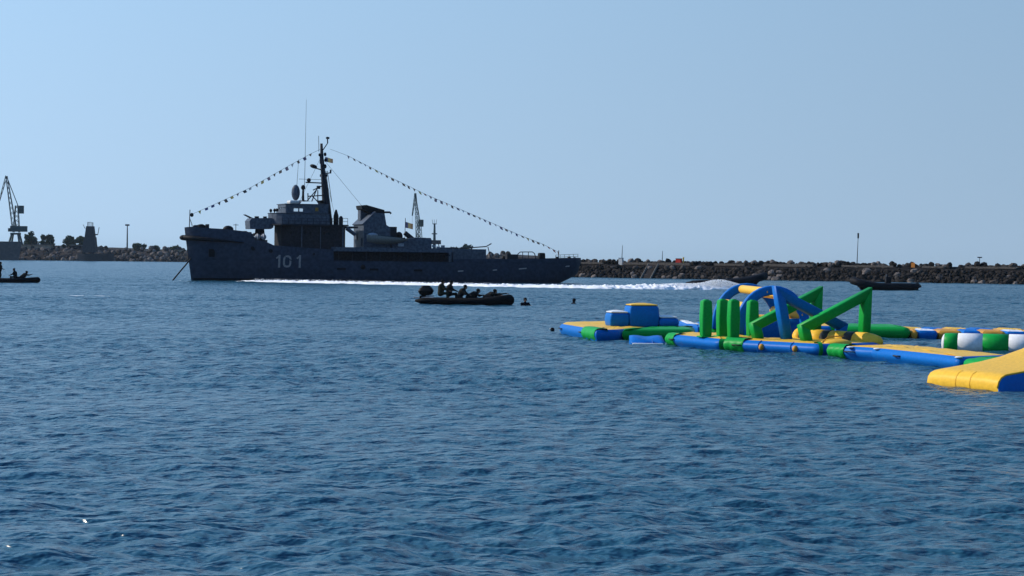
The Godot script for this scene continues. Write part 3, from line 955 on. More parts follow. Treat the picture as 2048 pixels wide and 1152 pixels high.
	st = S(); rod(st, Vector3(-10.4, 17.0, 0), Vector3(-9.2, 17.2, 0), 0.1); rod(st, Vector3(-9.2, 17.1, 0), Vector3(-9.15, 17.7, 0), 0.14); put(st, "lamp_bracket", "ship_dark", ms)
	st = S(); box(st, Vector3(-10.3, 16.75, 0), Vector3(0.9, 0.4, 1.4)); put(st, "crosstree", "ship_dark", ms)
	st = S(); rod(st, Vector3(-10.7, 20.4, 0), Vector3(-9.7, 21.9, 0), 0.08); rod(st, Vector3(-9.7, 21.9, 0), Vector3(-9.75, 22.9, 0), 0.1); box(st, Vector3(-9.7, 22.7, 0), Vector3(0.5, 0.3, 0.3)); put(st, "gaff", "ship_dark", ms)
	st = S(); rod(st, Vector3(-11.15, 20.5, 0.1), Vector3(-11.2, 23.0, 0.1), 0.04, 4); put(st, "aerial", "ship_dark", ms)
	for q in [[-10.1, 20.1, 0.24], [-10.0, 19.2, 0.24], [-10.1, 18.2, 0.28], [-11.0, 20.0, 0.2]]:
		st = S(true); blob(st, Vector3(q[0], q[1], 0), Vector3(q[2], q[2] * 1.3, q[2]), 6, 8); put(st, "navigation_lamp", "ship_black", ms)
	st = S(); box(st, Vector3(-10.75, 19.3, 0), Vector3(0.4, 1.4, 0.3)); put(st, "lamp_board", "ship_dark", ms)
	for q in [[-10.0, 14.6, 0.5, 0.5], [-10.55, 17.5, 0.45, 0.6], [-10.5, 18.7, 0.3, 0.7]]:
		st = S(); box(st, Vector3(q[0], q[1], 0.25), Vector3(q[2], q[3], 0.5)); put(st, "junction_box", "ship_dark", ms)
	for q in [[-10.6, 20.0, -14.2, 12.8], [-10.5, 18.6, -8.2, 9.0], [-10.6, 19.6, -4.2, 12.1]]:
		st = S(); rod(st, Vector3(q[0], q[1], 0), Vector3(q[2], q[3], 0.6), 0.022, 4); put(st, "stay_wire", "ship_dark", ms)
	# doors, scuttles and pipes on the side of the lower deckhouse
	for x in [-15.6, -12.4, -9.2]:
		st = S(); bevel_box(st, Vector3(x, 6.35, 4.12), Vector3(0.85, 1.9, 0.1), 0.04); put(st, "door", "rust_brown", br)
	for x in [-16.5, -14.2, -13.4, -11.2, -10.4]:
		st = S(true); blob(st, Vector3(x, 7.6, 4.1), Vector3(0.24, 0.24, 0.08), 6, 10); put(st, "scuttle", "ship_black", br)
	for q in [[-14.8, 5.2, 8.6, 0.09], [-11.8, 5.2, 8.6, 0.07], [-8.2, 5.2, 8.6, 0.12]]:
		st = S(); rod(st, Vector3(q[0], q[1], 4.22), Vector3(q[0], q[2], 4.22), q[3], 6); put(st, "pipe", "house_grey", br)
	# whip aerials
	for q in [[-13.5, 15.1, -13.35, 28.6, 0.045], [-14.75, 15.0, -14.5, 19.2, 0.04]]:
		st = S(); tube(st, [Vector3(q[0], q[1], 0.5), Vector3(q[2], q[3], 0.5)], [q[4], 0.02], 5); put(st, "whip_aerial", "ship_dark", t)
	# things on the deck behind the mast
	st = S(true); tube(st, [Vector3(-8.75, 8.9, 2), Vector3(-8.75, 10.4, 2), Vector3(-8.75, 11.35, 2)], [0.42, 0.4, 0.12], 10); put(st, "ventilator", "ship_black", t)
	st = S(true); tube(st, [Vector3(-8.0, 8.9, 2.2), Vector3(-8.0, 10.0, 2.2), Vector3(-8.0, 10.35, 2.2)], [0.32, 0.34, 0.15], 10); put(st, "ventilator", "rust_brown", t)
	st = S(); rail(st, Vector3(-10.0, 8.95, 4.4), Vector3(-7.5, 8.95, 4.4), 1.0, 3); rail(st, Vector3(-18.0, 8.95, 4.5), Vector3(-10.0, 8.95, 4.5), 0.9, 8); put(st, "railing", "ship_dark", t)
	st = S(); box(st, Vector3(-6.6, 8.6, 0), Vector3(2.6, 0.3, 5)); put(st, "catwalk", "ship_dark", t)
	st = S(); tube(st, [Vector3(-7.4, 8.4, 3.4), Vector3(-6.0, 7.4, 3.4)], [0.35, 0.3], 5); put(st, "bracket", "house_grey", t)
	# funnel
	var fu := Node3D.new(); fu.name = "funnel"; t.add_child(fu, true)
	st = S(); prism(st, [Vector2(-4.45, 5.4), Vector2(-4.5, 9.2), Vector2(-2.6, 10.95), Vector2(-1.1, 10.9), Vector2(-0.76, 9.05), Vector2(-0.1, 8.66), Vector2(-0.06, 5.4)], -3.0, 3.0); put(st, "funnel_casing", "house_grey", fu)
	st = S(); prism(st, [Vector2(-4.75, 9.12), Vector2(-4.62, 9.0), Vector2(-2.5, 11.0), Vector2(-2.62, 11.16)], -3.05, 3.05); put(st, "sloping_plate", "house_grey", fu)
	st = S(); prism(st, [Vector2(-4.5, 12.1), Vector2(-3.7, 12.2), Vector2(-0.75, 11.45), Vector2(-0.7, 10.85), Vector2(-3.4, 10.95), Vector2(-4.4, 11.55)], -1.7, 1.7); put(st, "funnel_cap", "ship_black", fu)
	st = S(); box(st, Vector3(-3.6, 10.6, -0.8), Vector3(1.2, 1.8, 1.6)); put(st, "uptake", "house_grey", fu)
	st = S(true); tube(st, [Vector3(-0.8, 11.1, 1), Vector3(0.35, 11.12, 1), Vector3(0.55, 10.9, 1)], [0.16, 0.16, 0.18], 8); put(st, "exhaust_pipe", "ship_dark", fu)
	for q in [[-4.1, 6.3, 1.5], [-4.1, 7.2, -1.2]]:
		st = S(); box(st, Vector3(-4.52, q[1], q[2]), Vector3(0.1, 1.3, 0.7)); put(st, "funnel_door", "house_grey", fu)
	st = S(); box(st, Vector3(0.6, 8.0, 0), Vector3(1.3, 1.6, 4)); put(st, "fan_casing", "ship_dark", fu)
	# deck amidships and aft
	st = S(); box(st, Vector3(3.4, 6.15, 0), Vector3(6.6, 1.5, 6.4)); put(st, "engine_casing", "house_grey", t)
	st = S(true); blob(st, Vector3(2.1, 7.35, 0.4), Vector3(0.62, 0.7, 0.6)); put(st, "winch_drum", "ship_black", t)
	st = S(); tube(st, [Vector3(3.2, 7.9, 0), Vector3(4.8, 6.6, 0)], [0.4, 0.45], 6); put(st, "crane_arm", "ship_dark", t)
	st = S(); box(st, Vector3(5.2, 6.9, 1.0), Vector3(2.9, 0.4, 4)); put(st, "boat_platform", "house_grey", t)
	st = S(); rod(st, Vector3(3.2, 6.8, 0), Vector3(3.27, 10.25, 0), 0.05); put(st, "ensign_staff", "ship_dark", t)
	st = S(); box(st, Vector3(1.05, 5.9, 5.0), Vector3(0.9, 0.5, 0.3)); put(st, "fire_locker", "light_grey", t)
	for q in [[6.9, 5.8, 0.5, 0.35], [8.4, 5.75, 0.5, 0.4], [7.6, 5.6, 0.4, 0.3]]:
		st = S(); box(st, Vector3(q[0], q[1], 3.8), Vector3(q[2], q[3], 0.5)); put(st, "deck_locker", "light_grey", t)
	st = S(); for k in 4: rod(st, Vector3(6.9 + 0.7 * k, 3.4, 4.4), Vector3(7.1 + 0.7 * k, 4.6, 4.2), 0.09, 4)
	rod(st, Vector3(6.7, 4.6, 4.3), Vector3(9.4, 4.3, 4.3), 0.1, 4)
	put(st, "towing_frame", "rust_brown", t)
	st = S(); tube(st, [Vector3(8.4, 5.4, 2.2), Vector3(8.1, 6.4, 2.2)], [0.07], 5); put(st, "awning_strut", "ship_dark", t)
	var ah := Node3D.new(); ah.name = "aft_deckhouse"; t.add_child(ah, true)
	st = S(); box(st, Vector3(13.2, 4.3, 0), Vector3(5.6, 2.2, 6.0)); put(st, "deckhouse_wall", "house_grey", ah)
	st = S(); box(st, Vector3(10.1, 4.4, 1.6), Vector3(0.5, 2.1, 1.6)); put(st, "lit_front_panel", "light_grey", ah)  # light grey panel stands for the sunlit front face of the house
	st = S(); tube(st, [Vector3(8.1, 5.55, 2.4), Vector3(12, 5.5, 2.4), Vector3(16.2, 5.85, 2.4), Vector3(17.1, 6.35, 2.4)], [0.09], 5); put(st, "awning_edge", "ship_dark", ah)
	st = S(); quad(st, Vector3(8.3, 5.58, 2.4), Vector3(8.3, 5.58, -2.4), Vector3(16.2, 5.8, -2.4), Vector3(16.2, 5.8, 2.4)); quad(st, Vector3(8.3, 5.52, 2.4), Vector3(16.2, 5.74, 2.4), Vector3(16.2, 5.74, -2.4), Vector3(8.3, 5.52, -2.4)); put(st, "awning", "ship_dark", ah)
	st = S(); rod(st, Vector3(16.5, 5.8, 2.4), Vector3(17.0, 4.0, 2.4), 0.07); put(st, "awning_pole", "ship_dark", ah)
	st = S(); box(st, Vector3(21.2, 4.2, 0), Vector3(1.9, 0.9, 2.4)); put(st, "towing_winch", "ship_dark", t)
	st = S(); tube(st, [Vector3(22.3, 3.6, 0), Vector3(22.6, 4.75, 0), Vector3(23.0, 5.05, 0), Vector3(25.1, 5.08, 0), Vector3(25.5, 4.8, 0), Vector3(25.8, 3.6, 0)], [0.08], 6)
	for x in [23.4, 24.4]: rod(st, Vector3(x, 3.6, 0), Vector3(x, 5.06, 0), 0.06)
	put(st, "hoop_rail", "ship_dark", t)
	st = S(); bevel_box(st, Vector3(26.7, 4.3, 0), Vector3(1.0, 1.3, 1.0), 0.15); put(st, "capstan", "ship_black", t)
	for x in [19.0, 28.3, 30.4]:
		st = S(true); tube(st, [Vector3(x, 3.5, 3), Vector3(x, 4.35, 3)], [0.25, 0.3], 8); put(st, "bollard", "ship_black", t)
	st = S(); rod(st, Vector3(29.7, 3.6, 0), Vector3(29.75, 5.4, 0), 0.06); put(st, "sternstaff", "ship_dark", t)
	st = S(); rail(st, Vector3(27.5, 3.9, 4.4), Vector3(32.0, 4.1, 2.9), 0.7, 5); put(st, "railing", "ship_dark", t)

	# ship's boat in its chocks on the near side: a thing of its own
	var lb := thing("ships_boat", on(SP, SY, Vector3(-1.2, 6.0, 4.7)), SY, "grey ship's boat with pale bow cover stowed beside the funnel", "boat")
	st = S(true)
	rings = []
	for k in 11:
		var f := k / 10.0
		var x := -3.2 + 6.6 * f
		var bm := 0.95 * sin(PI * clampf(f * 0.75 + 0.12, 0, 1))
		var bot := 0.75 * pow(absf(f - 0.45) * 1.7, 2.5)
		var top := 1.45 - 0.55 * f
		rings.append([Vector3(x, top, bm), Vector3(x, lerpf(bot, top, 0.4), bm * 0.85), Vector3(x, bot, 0.05), Vector3(x, bot, -0.05), Vector3(x, lerpf(bot, top, 0.4), -bm * 0.85), Vector3(x, top, -bm)])
	loft(st, rings)
	put(st, "boat_hull", "lifeboat_grey", lb)
	st = S(true); blob(st, Vector3(-2.3, 1.4, 0), Vector3(0.85, 0.35, 0.6)); put(st, "bow_cover", "light_grey", lb)
	st = S(); box(st, Vector3(0.9, 1.12, 0), Vector3(3.9, 0.12, 1.4), Basis(Vector3.BACK, -0.08)); put(st, "top_slab", "ship_dark", lb)  # dark canvas cover over the boat
	# dressing lines with signal flags
	dress(SP, SY, "flag_line", "string of small signal flags from the bow up to the mast", [Vector2(-31.3, 10.2), Vector2(-26.74, 12.3), Vector2(-22.1, 14.55), Vector2(-16.2, 18.0), Vector2(-12.5, 20.1), Vector2(-10.8, 20.9)], 0.06, 0.915, 19, 5)
	dress(SP, SY, "flag_line", "long string of signal flags from the mast down to the stern", [Vector2(-9.3, 20.95), Vector2(-6.4, 20.0), Vector2(-0.13, 17.1), Vector2(6.5, 14.2), Vector2(15.0, 10.9), Vector2(22.9, 7.8), Vector2(26.9, 6.4), Vector2(29.7, 5.1)], 0.075, 1.0, 40, 8)
	flag(on(SP, SY, Vector3(-10.1, 18.45, 0)), 0.5, 1.3, 0.75, SY, "small blue yellow and red flag flying from the mast")
	flag(on(SP, SY, Vector3(3.3, 8.25, 0)), 0.45, 1.25, 0.95, SY, "blue yellow and red ensign on a staff behind the funnel")

func dress(sp: Vector3, sy: float, called: String, label: String, pts: Array, f0: float, f1: float, n: int, seed_: int) -> void:
	var r := RandomNumberGenerator.new()
	r.seed = seed_
	var t := thing(called, sp, sy, label, "flags", "strings of signal flags on the ship")
	var path := []
	var curve := Curve2D.new()
	for p in pts: curve.add_point(p)
	var l := curve.get_baked_length()
	for k in 41:
		var p := curve.sample_baked(l * k / 40.0)
		path.append(Vector3(p.x, p.y, 0))
	var st := S()
	tube(st, path, [0.022], 4)
	put(st, "rope", "rope", t)
	for k in n:
		var s := l * lerpf(f0, f1, k / (n - 1.0)) - 0.2
		var a := curve.sample_baked(s)
		var b := curve.sample_baked(minf(s + r.randf_range(0.36, 0.55), l))
		var drop := r.randf_range(0.3, 0.5)
		var blow := Vector3(r.randf_range(0.0, 0.25), -drop, r.randf_range(-0.15, 0.3))
		var A := Vector3(a.x, a.y - 0.02, 0)
		var B := Vector3(b.x, b.y - 0.02, 0)
		st = S(true)
		if k % 3 == 0:
			tri(st, A, B, (A + B) / 2 + blow * 1.1)
		else:
			var w := Vector3(0, 0, r.randf_range(-0.1, 0.1))
			quad(st, A, (A + B) / 2 + w, (A + B) / 2 + blow + w * 1.5, A + blow * 0.9)
			quad(st, (A + B) / 2 + w, B, B + blow * 0.95, (A + B) / 2 + blow + w * 1.5)
		var m: String = ["flag_blue", "flag_black", "flag_blue", "flag_black", "flag_red", "flag_black", "flag_white", "flag_blue", "flag_black", "flag_yellow", "flag_blue"][r.randi() % 11]
		if label.begins_with("long") and k > n - 4: m = "flag_red"
		put(st, "signal_flag", m, t)

func flag(at: Vector3, y: float, w: float, h: float, yaw: float, label: String) -> void:
	var t := thing("flag", at, yaw, label, "flag")
	var cols := ["flag_blue", "flag_yellow", "flag_orange"]
	for k in 3:
		var st := S(true)
		var strip := []
		for i in 5:
			var f := (k + i / 4.0) / 3.0
			var x := f * w
			var z := sin(f * 6.0) * 0.14
			strip.append([Vector3(x, y - f * 0.22, z), Vector3(x, y + h - f * 0.3, z)])
		loft(st, strip, false, false)
		put(st, "flag_stripe", cols[k], t)

# ------------------------------------------------------------------ people
# Tapered capsules between joints, joined with a smooth minimum and meshed as surface nets: one continuous body.
func person(at: Vector3, yaw: float, bones: Array, head: Vector3, look: Vector3, hands: Array, cloth: Color, skin: Color, label: String, group := "people in the boats", masked := false) -> void:
	var t := thing("person", at, yaw, label, "person", group)
	t.scale = Vector3.ONE
	var st := S(true)
	net(st, bones, 0.032, 0.05, cloth, cloth, Vector3(0, -99, 0))
	# head: skull, jaw, nose, ears and neck in a finer grid
	var l := look.normalized()
	var side := l.cross(Vector3.UP).normalized()
	var up := side.cross(l)
	var hb := [
		[head + up * 0.035 - l * 0.02, head + up * 0.03 + l * 0.025, 0.094, 0.088],
		[head - up * 0.03 + l * 0.03, head - up * 0.075 + l * 0.045, 0.068, 0.05],
		[head + l * 0.095 + up * 0.012, head + l * 0.115 - up * 0.022, 0.013, 0.018],
		[head + side * 0.092 - up * 0.005, head + side * 0.096 - up * 0.035, 0.016, 0.013],
		[head - side * 0.092 - up * 0.005, head - side * 0.096 - up * 0.035, 0.016, 0.013],
		[head - up * 0.07 - l * 0.02, head - up * 0.19 - l * 0.03, 0.058, 0.066],
		[head + l * 0.098 - up * 0.055, head + l * 0.1 - up * 0.06, 0.014, 0.014]]
	net(st, hb, 0.014, 0.02, Color(0.012, 0.012, 0.013), cloth if masked else skin, head + l * 0.07 - up * 0.03)
	for h in hands: hand(st, h[0], h[1], skin if not masked else cloth)
	put(st, "body", "person", t)
	st = S(true)   # cap or hood, close to the skull
	blob(st, head + up * 0.055 - l * 0.018, Vector3(0.108, 0.085, 0.108), 7, 12)
	put(st, "hood" if masked else "cap", "rubber", t)

func hand(st: SurfaceTool, wrist: Vector3, dir: Vector3, c: Color) -> void:
	var d := dir.normalized()
	var s := d.cross(Vector3.UP if absf(d.y) < 0.9 else Vector3.RIGHT).normalized()
	var n := s.cross(d)
	st.set_color(c)
	tube(st, [wrist - d * 0.02, wrist + d * 0.04, wrist + d * 0.085], [0.028, 0.036, 0.034], 8, 0.6)
	for k in 4:
		var o := s * (0.03 - 0.02 * k)
		var len: float = [0.065, 0.078, 0.072, 0.055][k]
		tube(st, [wrist + o + d * 0.075, wrist + o + d * (0.08 + len * 0.5) - n * 0.008, wrist + o + d * (0.08 + len * 0.85) - n * 0.03], [0.0095, 0.009, 0.007], 5)
	tube(st, [wrist + s * 0.03 + d * 0.02, wrist + s * 0.058 + d * 0.05 - n * 0.01, wrist + s * 0.06 + d * 0.085 - n * 0.02], [0.012, 0.0105, 0.008], 5)

func net(st: SurfaceTool, bones: Array, cell: float, k: float, base: Color, skin: Color, skin_at: Vector3) -> void:
	var lo := Vector3(1e9, 1e9, 1e9)
	var hi := -lo
	for b in bones:
		var r: float = maxf(b[2], b[3]) + cell * 2.0
		for p in [b[0], b[1]]:
			lo = lo.min(p - Vector3(r, r, r)); hi = hi.max(p + Vector3(r, r, r))
	var nx := int((hi.x - lo.x) / cell) + 2
	var ny := int((hi.y - lo.y) / cell) + 2
	var nz := int((hi.z - lo.z) / cell) + 2
	var f := PackedFloat32Array()
	f.resize(nx * ny * nz)
	f.fill(0.5)
	for b in bones:
		var a: Vector3 = b[0]
		var ab: Vector3 = b[1] - b[0]
		var len2 := maxf(ab.length_squared(), 1e-8)
		var r: float = maxf(b[2], b[3]) + k + cell * 2.0
		var m0: Vector3 = ((b[0].min(b[1]) - Vector3(r, r, r) - lo) / cell).floor().max(Vector3.ZERO)
		var m1: Vector3 = ((b[0].max(b[1]) + Vector3(r, r, r) - lo) / cell).ceil().min(Vector3(nx - 1, ny - 1, nz - 1))
		for x in range(int(m0.x), int(m1.x) + 1):
			for y in range(int(m0.y), int(m1.y) + 1):
				for z in range(int(m0.z), int(m1.z) + 1):
					var p := lo + Vector3(x, y, z) * cell
					var h := clampf((p - a).dot(ab) / len2, 0.0, 1.0)
					var d := (p - a - ab * h).length() - lerpf(b[2], b[3], h)
					var i := (x * ny + y) * nz + z
					var e := f[i]
					var q := maxf(k - absf(d - e), 0.0) / k
					f[i] = minf(d, e) - q * q * k * 0.25
	var vid := {}
	var corner := [Vector3i(0, 0, 0), Vector3i(1, 0, 0), Vector3i(0, 1, 0), Vector3i(1, 1, 0), Vector3i(0, 0, 1), Vector3i(1, 0, 1), Vector3i(0, 1, 1), Vector3i(1, 1, 1)]
	var edges := [[0, 1], [2, 3], [4, 5], [6, 7], [0, 2], [1, 3], [4, 6], [5, 7], [0, 4], [1, 5], [2, 6], [3, 7]]
	for x in nx - 1:
		for y in ny - 1:
			for z in nz - 1:
				var i0 := (x * ny + y) * nz + z
				var s0 := f[i0] < 0.0
				var mixed := false
				for c in corner:
					if (f[((x + c.x) * ny + y + c.y) * nz + z + c.z] < 0.0) != s0:
						mixed = true
						break
				if not mixed: continue
				var sum := Vector3.ZERO
				var n := 0
				for e in edges:
					var ca: Vector3i = corner[e[0]]
					var cb: Vector3i = corner[e[1]]
					var va := f[((x + ca.x) * ny + y + ca.y) * nz + z + ca.z]
					var vb := f[((x + cb.x) * ny + y + cb.y) * nz + z + cb.z]
					if (va < 0.0) != (vb < 0.0):
						sum += Vector3(ca).lerp(Vector3(cb), va / (va - vb))
						n += 1
				vid[i0] = lo + (Vector3(x, y, z) + sum / n) * cell
	for x in range(1, nx - 1):
		for y in range(1, ny - 1):
			for z in range(1, nz - 1):
				var i0 := (x * ny + y) * nz + z
				var s0 := f[i0] < 0.0
				for ax in 3:
					var i1: int = i0 + [ny * nz, nz, 1][ax]
					if (f[i1] < 0.0) == s0: continue
					var u: int = [nz, 1, ny * nz][ax]
					var v: int = [1, ny * nz, nz][ax]
					if not (vid.has(i0) and vid.has(i0 - u) and vid.has(i0 - u - v) and vid.has(i0 - v)): continue
					var q := [vid[i0], vid[i0 - u], vid[i0 - u - v], vid[i0 - v]]
					if s0: q = [q[0], q[3], q[2], q[1]]
					for c in [0, 1, 2, 0, 2, 3]:
						st.set_color(skin if q[c].distance_to(skin_at) < 0.088 else base)
						st.add_vertex(q[c])

func limbs(j: Dictionary) -> Array:
	var b := [
		[j.hip, j.chest, 0.165, 0.20], [j.chest, j.neck, 0.18, 0.08],
		[j.hip + Vector3(0, 0.0, 0.07), j.hip - Vector3(0, 0.0, 0.07), 0.14, 0.14]]
	for s in ["l", "r"]:
		b.append([j.chest.lerp(j["sh_" + s], 0.3), j["sh_" + s], 0.11, 0.085])
		b.append([j["sh_" + s], j["el_" + s], 0.072, 0.056])
		b.append([j["el_" + s], j["wr_" + s], 0.055, 0.036])
		b.append([j["hp_" + s], j["kn_" + s], 0.098, 0.066])
		b.append([j["kn_" + s], j["an_" + s], 0.068, 0.046])
		b.append([j["an_" + s], j["to_" + s], 0.048, 0.036])
	return b

func pose(kind: String) -> Dictionary:
	var p := {}
	match kind:
		"stand":
			p = {hip = Vector3(0, 0.88, 0), chest = Vector3(0.03, 1.24, 0), neck = Vector3(0.04, 1.43, 0), head = Vector3(0.07, 1.56, 0), sh = Vector3(0.02, 1.36, 0.19), el = Vector3(0.08, 1.10, 0.27), wr = Vector3(0.30, 1.02, 0.2), hp = Vector3(0, 0.84, 0.09), kn = Vector3(0.08, 0.47, 0.13), an = Vector3(0, 0.09, 0.15), to = Vector3(0.15, 0.04, 0.17)}
		"sit":
			p = {hip = Vector3(0, 0.14, 0), chest = Vector3(0.06, 0.50, 0), neck = Vector3(0.1, 0.68, 0), head = Vector3(0.14, 0.81, 0), sh = Vector3(0.07, 0.61, 0.19), el = Vector3(0.26, 0.40, 0.25), wr = Vector3(0.50, 0.30, 0.2), hp = Vector3(0.02, 0.12, 0.09), kn = Vector3(0.42, 0.16, 0.14), an = Vector3(0.42, -0.24, 0.14), to = Vector3(0.57, -0.29, 0.15)}
		"kneel":
			p = {hip = Vector3(-0.05, 0.30, 0), chest = Vector3(0.13, 0.58, 0), neck = Vector3(0.22, 0.73, 0), head = Vector3(0.29, 0.84, 0), sh = Vector3(0.17, 0.66, 0.19), el = Vector3(0.34, 0.45, 0.26), wr = Vector3(0.55, 0.40, 0.18), hp = Vector3(-0.04, 0.27, 0.09), kn = Vector3(0.25, 0.07, 0.14), an = Vector3(-0.18, 0.06, 0.13), to = Vector3(-0.32, 0.04, 0.13)}
		"reach":
			p = {hip = Vector3(-0.25, 0.26, 0), chest = Vector3(0.05, 0.46, 0), neck = Vector3(0.17, 0.60, 0), head = Vector3(0.24, 0.72, 0), sh = Vector3(0.12, 0.52, 0.19), el = Vector3(0.40, 0.46, 0.22), wr = Vector3(0.66, 0.52, 0.14), hp = Vector3(-0.24, 0.23, 0.09), kn = Vector3(0.05, 0.07, 0.15), an = Vector3(-0.36, 0.06, 0.14), to = Vector3(-0.5, 0.04, 0.14)}
		"low":
			p = {hip = Vector3(-0.34, 0.20, 0), chest = Vector3(0.0, 0.36, 0), neck = Vector3(0.13, 0.46, 0), head = Vector3(0.22, 0.57, 0), sh = Vector3(0.06, 0.42, 0.19), el = Vector3(0.30, 0.30, 0.26), wr = Vector3(0.54, 0.34, 0.16), hp = Vector3(-0.32, 0.17, 0.09), kn = Vector3(-0.02, 0.07, 0.17), an = Vector3(-0.42, 0.06, 0.15), to = Vector3(-0.56, 0.04, 0.15)}
		"swim":
			p = {hip = Vector3(-0.10, -0.62, 0), chest = Vector3(-0.03, -0.22, 0), neck = Vector3(0, 0.0, 0), head = Vector3(0.02, 0.14, 0), sh = Vector3(0, -0.08, 0.19), el = Vector3(0.14, -0.26, 0.3), wr = Vector3(0.36, -0.2, 0.24), hp = Vector3(-0.1, -0.66, 0.09), kn = Vector3(-0.1, -1.05, 0.1), an = Vector3(-0.22, -1.4, 0.1), to = Vector3(-0.26, -1.5, 0.1)}
	var j := {}
	for k in ["hip", "chest", "neck", "head"]: j[k] = p[k]
	for k in ["sh", "el", "wr", "hp", "kn", "an", "to"]:
		j[k + "_l"] = p[k]
		j[k + "_r"] = p[k] * Vector3(1, 1, -1)
	return j

func add_person(at: Vector3, yaw: float, kind: String, look: Vector3, cloth: Color, label: String, group := "people in the boats", masked := false, tweak := {}) -> void:
	var j := pose(kind)
	for k in tweak: j[k] = tweak[k]
	var hands := []
	for s in ["l", "r"]: hands.append([j["wr_" + s], j["wr_" + s] - j["el_" + s]])
	person(at, yaw, limbs(j), j.head, look, hands, cloth, Color(0.20, 0.11, 0.075), label, group, masked)

# ------------------------------------------------------------------ boats
func rib(t: Node3D, l: float, w: float, r: float, rise: float, fb: float, material: String, grow := 0.3) -> void:
	# inflatable boat: bow towards +x
	var path := []
	var rad := []
	for side in [1.0, -1.0]:
		var half := []
		for k in 13:
			var f := k / 12.0
			var x := -l / 2 + l * f
			var bend := clampf((f - 0.55) / 0.45, 0, 1)
			half.append(Vector3(x - (0.35 * bend * bend * 0), fb + rise * bend * bend, side * (w / 2 - r) * sqrt(maxf(0.0, 1.0 - pow(bend, 2.2)))))
		if side < 0: half.reverse()
		for p in half:
			if path.is_empty() or path[-1].distance_to(p) > 0.02: path.append(p)
	for k in path.size(): rad.append(r * (0.35 if k == 0 or k == path.size() - 1 else 1.0 + grow * pow(clampf(path[k].x / l * 2.0, 0.0, 1.0), 2.0)))
	var st := S(true)
	tube(st, path, rad, 12)
	put(st, "inflatable_collar", material, t)
	st = S(true)
	var rings := []
	for k in 11:
		var f := k / 10.0
		var x := -l / 2 + 0.35 + (l - 0.75) * f
		var bend := clampf((f - 0.5) / 0.5, 0, 1)
		var b := (w / 2 - r * 0.8) * sqrt(maxf(0.02, 1.0 - pow(bend, 2.4)))
		var kb := -0.45 + (0.3 + fb + rise * 0.6) * pow(bend, 7.0)
		rings.append([Vector3(x, fb - 0.05 + rise * bend * bend, b), Vector3(x, kb, 0.02), Vector3(x, kb, -0.02), Vector3(x, fb - 0.05 + rise * bend * bend, -b)])
	loft(st, rings)
	put(st, "hull", material, t)
	st = S(); box(st, Vector3(-l / 2 + 0.42, 0.42, 0), Vector3(0.12, 0.62, w - r * 2.2)); put(st, "transom", "boat_grey", t)
	for side in [1, -1]:
		st = S()
		for k in 6: tube(st, [Vector3(-l * 0.3 + l * 0.1 * k, fb + r * 0.95, side * (w / 2 - r)), Vector3(-l * 0.25 + l * 0.1 * k, fb - 0.04 + r * 0.95, side * (w / 2 - r)), Vector3(-l * 0.2 + l * 0.1 * k, fb + r * 0.95, side * (w / 2 - r))], [0.02], 4)
		put(st, "grab_line", "rope", t)

func outboard(t: Node3D, at: Vector3, s: float) -> void:
	var o := Node3D.new()
	o.name = "outboard_engine"
	t.add_child(o, true)
	o.position = at
	var st := S(true)
	bevel_box(st, Vector3(0, 0.42 * s, 0), Vector3(1.05, 0.62, 0.6) * s, 0.2 * s, Basis(Vector3.BACK, 0.06), 0.1 * s)
	put(st, "cowling", "engine", o)
	st = S(); box(st, Vector3(0.0, -0.35 * s, 0), Vector3(0.42, 1.1, 0.22) * s, Basis.IDENTITY, 1.2); put(st, "engine_leg", "engine", o)
	st = S(); box(st, Vector3(0.3 * s, 0.06 * s, 0), Vector3(0.5, 0.1, 0.5) * s); put(st, "bracket", "metal", o)

func console(t: Node3D, at: Vector3, h: float) -> void:
	var o := Node3D.new()
	o.name = "steering_console"
	t.add_child(o, true)
	o.position = at
	var st := S(); bevel_box(st, Vector3(0, h / 2, 0), Vector3(0.7, h, 0.8), 0.1); put(st, "console_body", "boat_grey", o)
	st = S(); box(st, Vector3(0.22, h + 0.16, 0), Vector3(0.05, 0.36, 0.75), Basis(Vector3.BACK, 0.4)); put(st, "windscreen", "engine", o)

func foam_strip(st: SurfaceTool, path: Array, seed_: int, lift := 0.02) -> void:
	# path: [Vector3 on the water, half width, height]; a lumpy ridge of foam
	var n := FastNoiseLite.new()
	n.seed = seed_; n.frequency = 0.9; n.fractal_octaves = 4
	var rings := []
	for k in path.size():
		var c: Vector3 = path[k][0]
		var d: Vector3 = (path[mini(k + 1, path.size() - 1)][0] - path[maxi(k - 1, 0)][0]).normalized()
		var s := Vector3(-d.z, 0, d.x)
		var ring := []
		for i in 15:
			var v := (i - 7) / 7.0
			var q: Vector3 = c + s * v * path[k][1] * (1.0 + 0.35 * n.get_noise_2d(c.x * 0.5, v * 2.0))
			var y: float = path[k][2] * maxf(0.0, 1.0 - v * v) * (0.75 + 0.9 * n.get_noise_2d(q.x, q.z * 1.5)) - (0.12 if absf(v) > 0.9 else 0.0) + lift
			ring.append(q + Vector3(0, y, 0))
		rings.append(ring)
	loft(st, rings, false, false)

func along(keys: Array, n: int) -> Array:
	# keys: [x, z, half width, height]
	var out := []
	for k in n + 1:
		var f := float(k) / n * (keys.size() - 1)
		var i := mini(int(f), keys.size() - 2)
		var u := f - i
		var a: Array = keys[i]
		var b: Array = keys[i + 1]
		out.append([Vector3(lerpf(a[0], b[0], u), 0, lerpf(a[1], b[1], u)), lerpf(a[2], b[2], u), lerpf(a[3], b[3], u)])
	return out

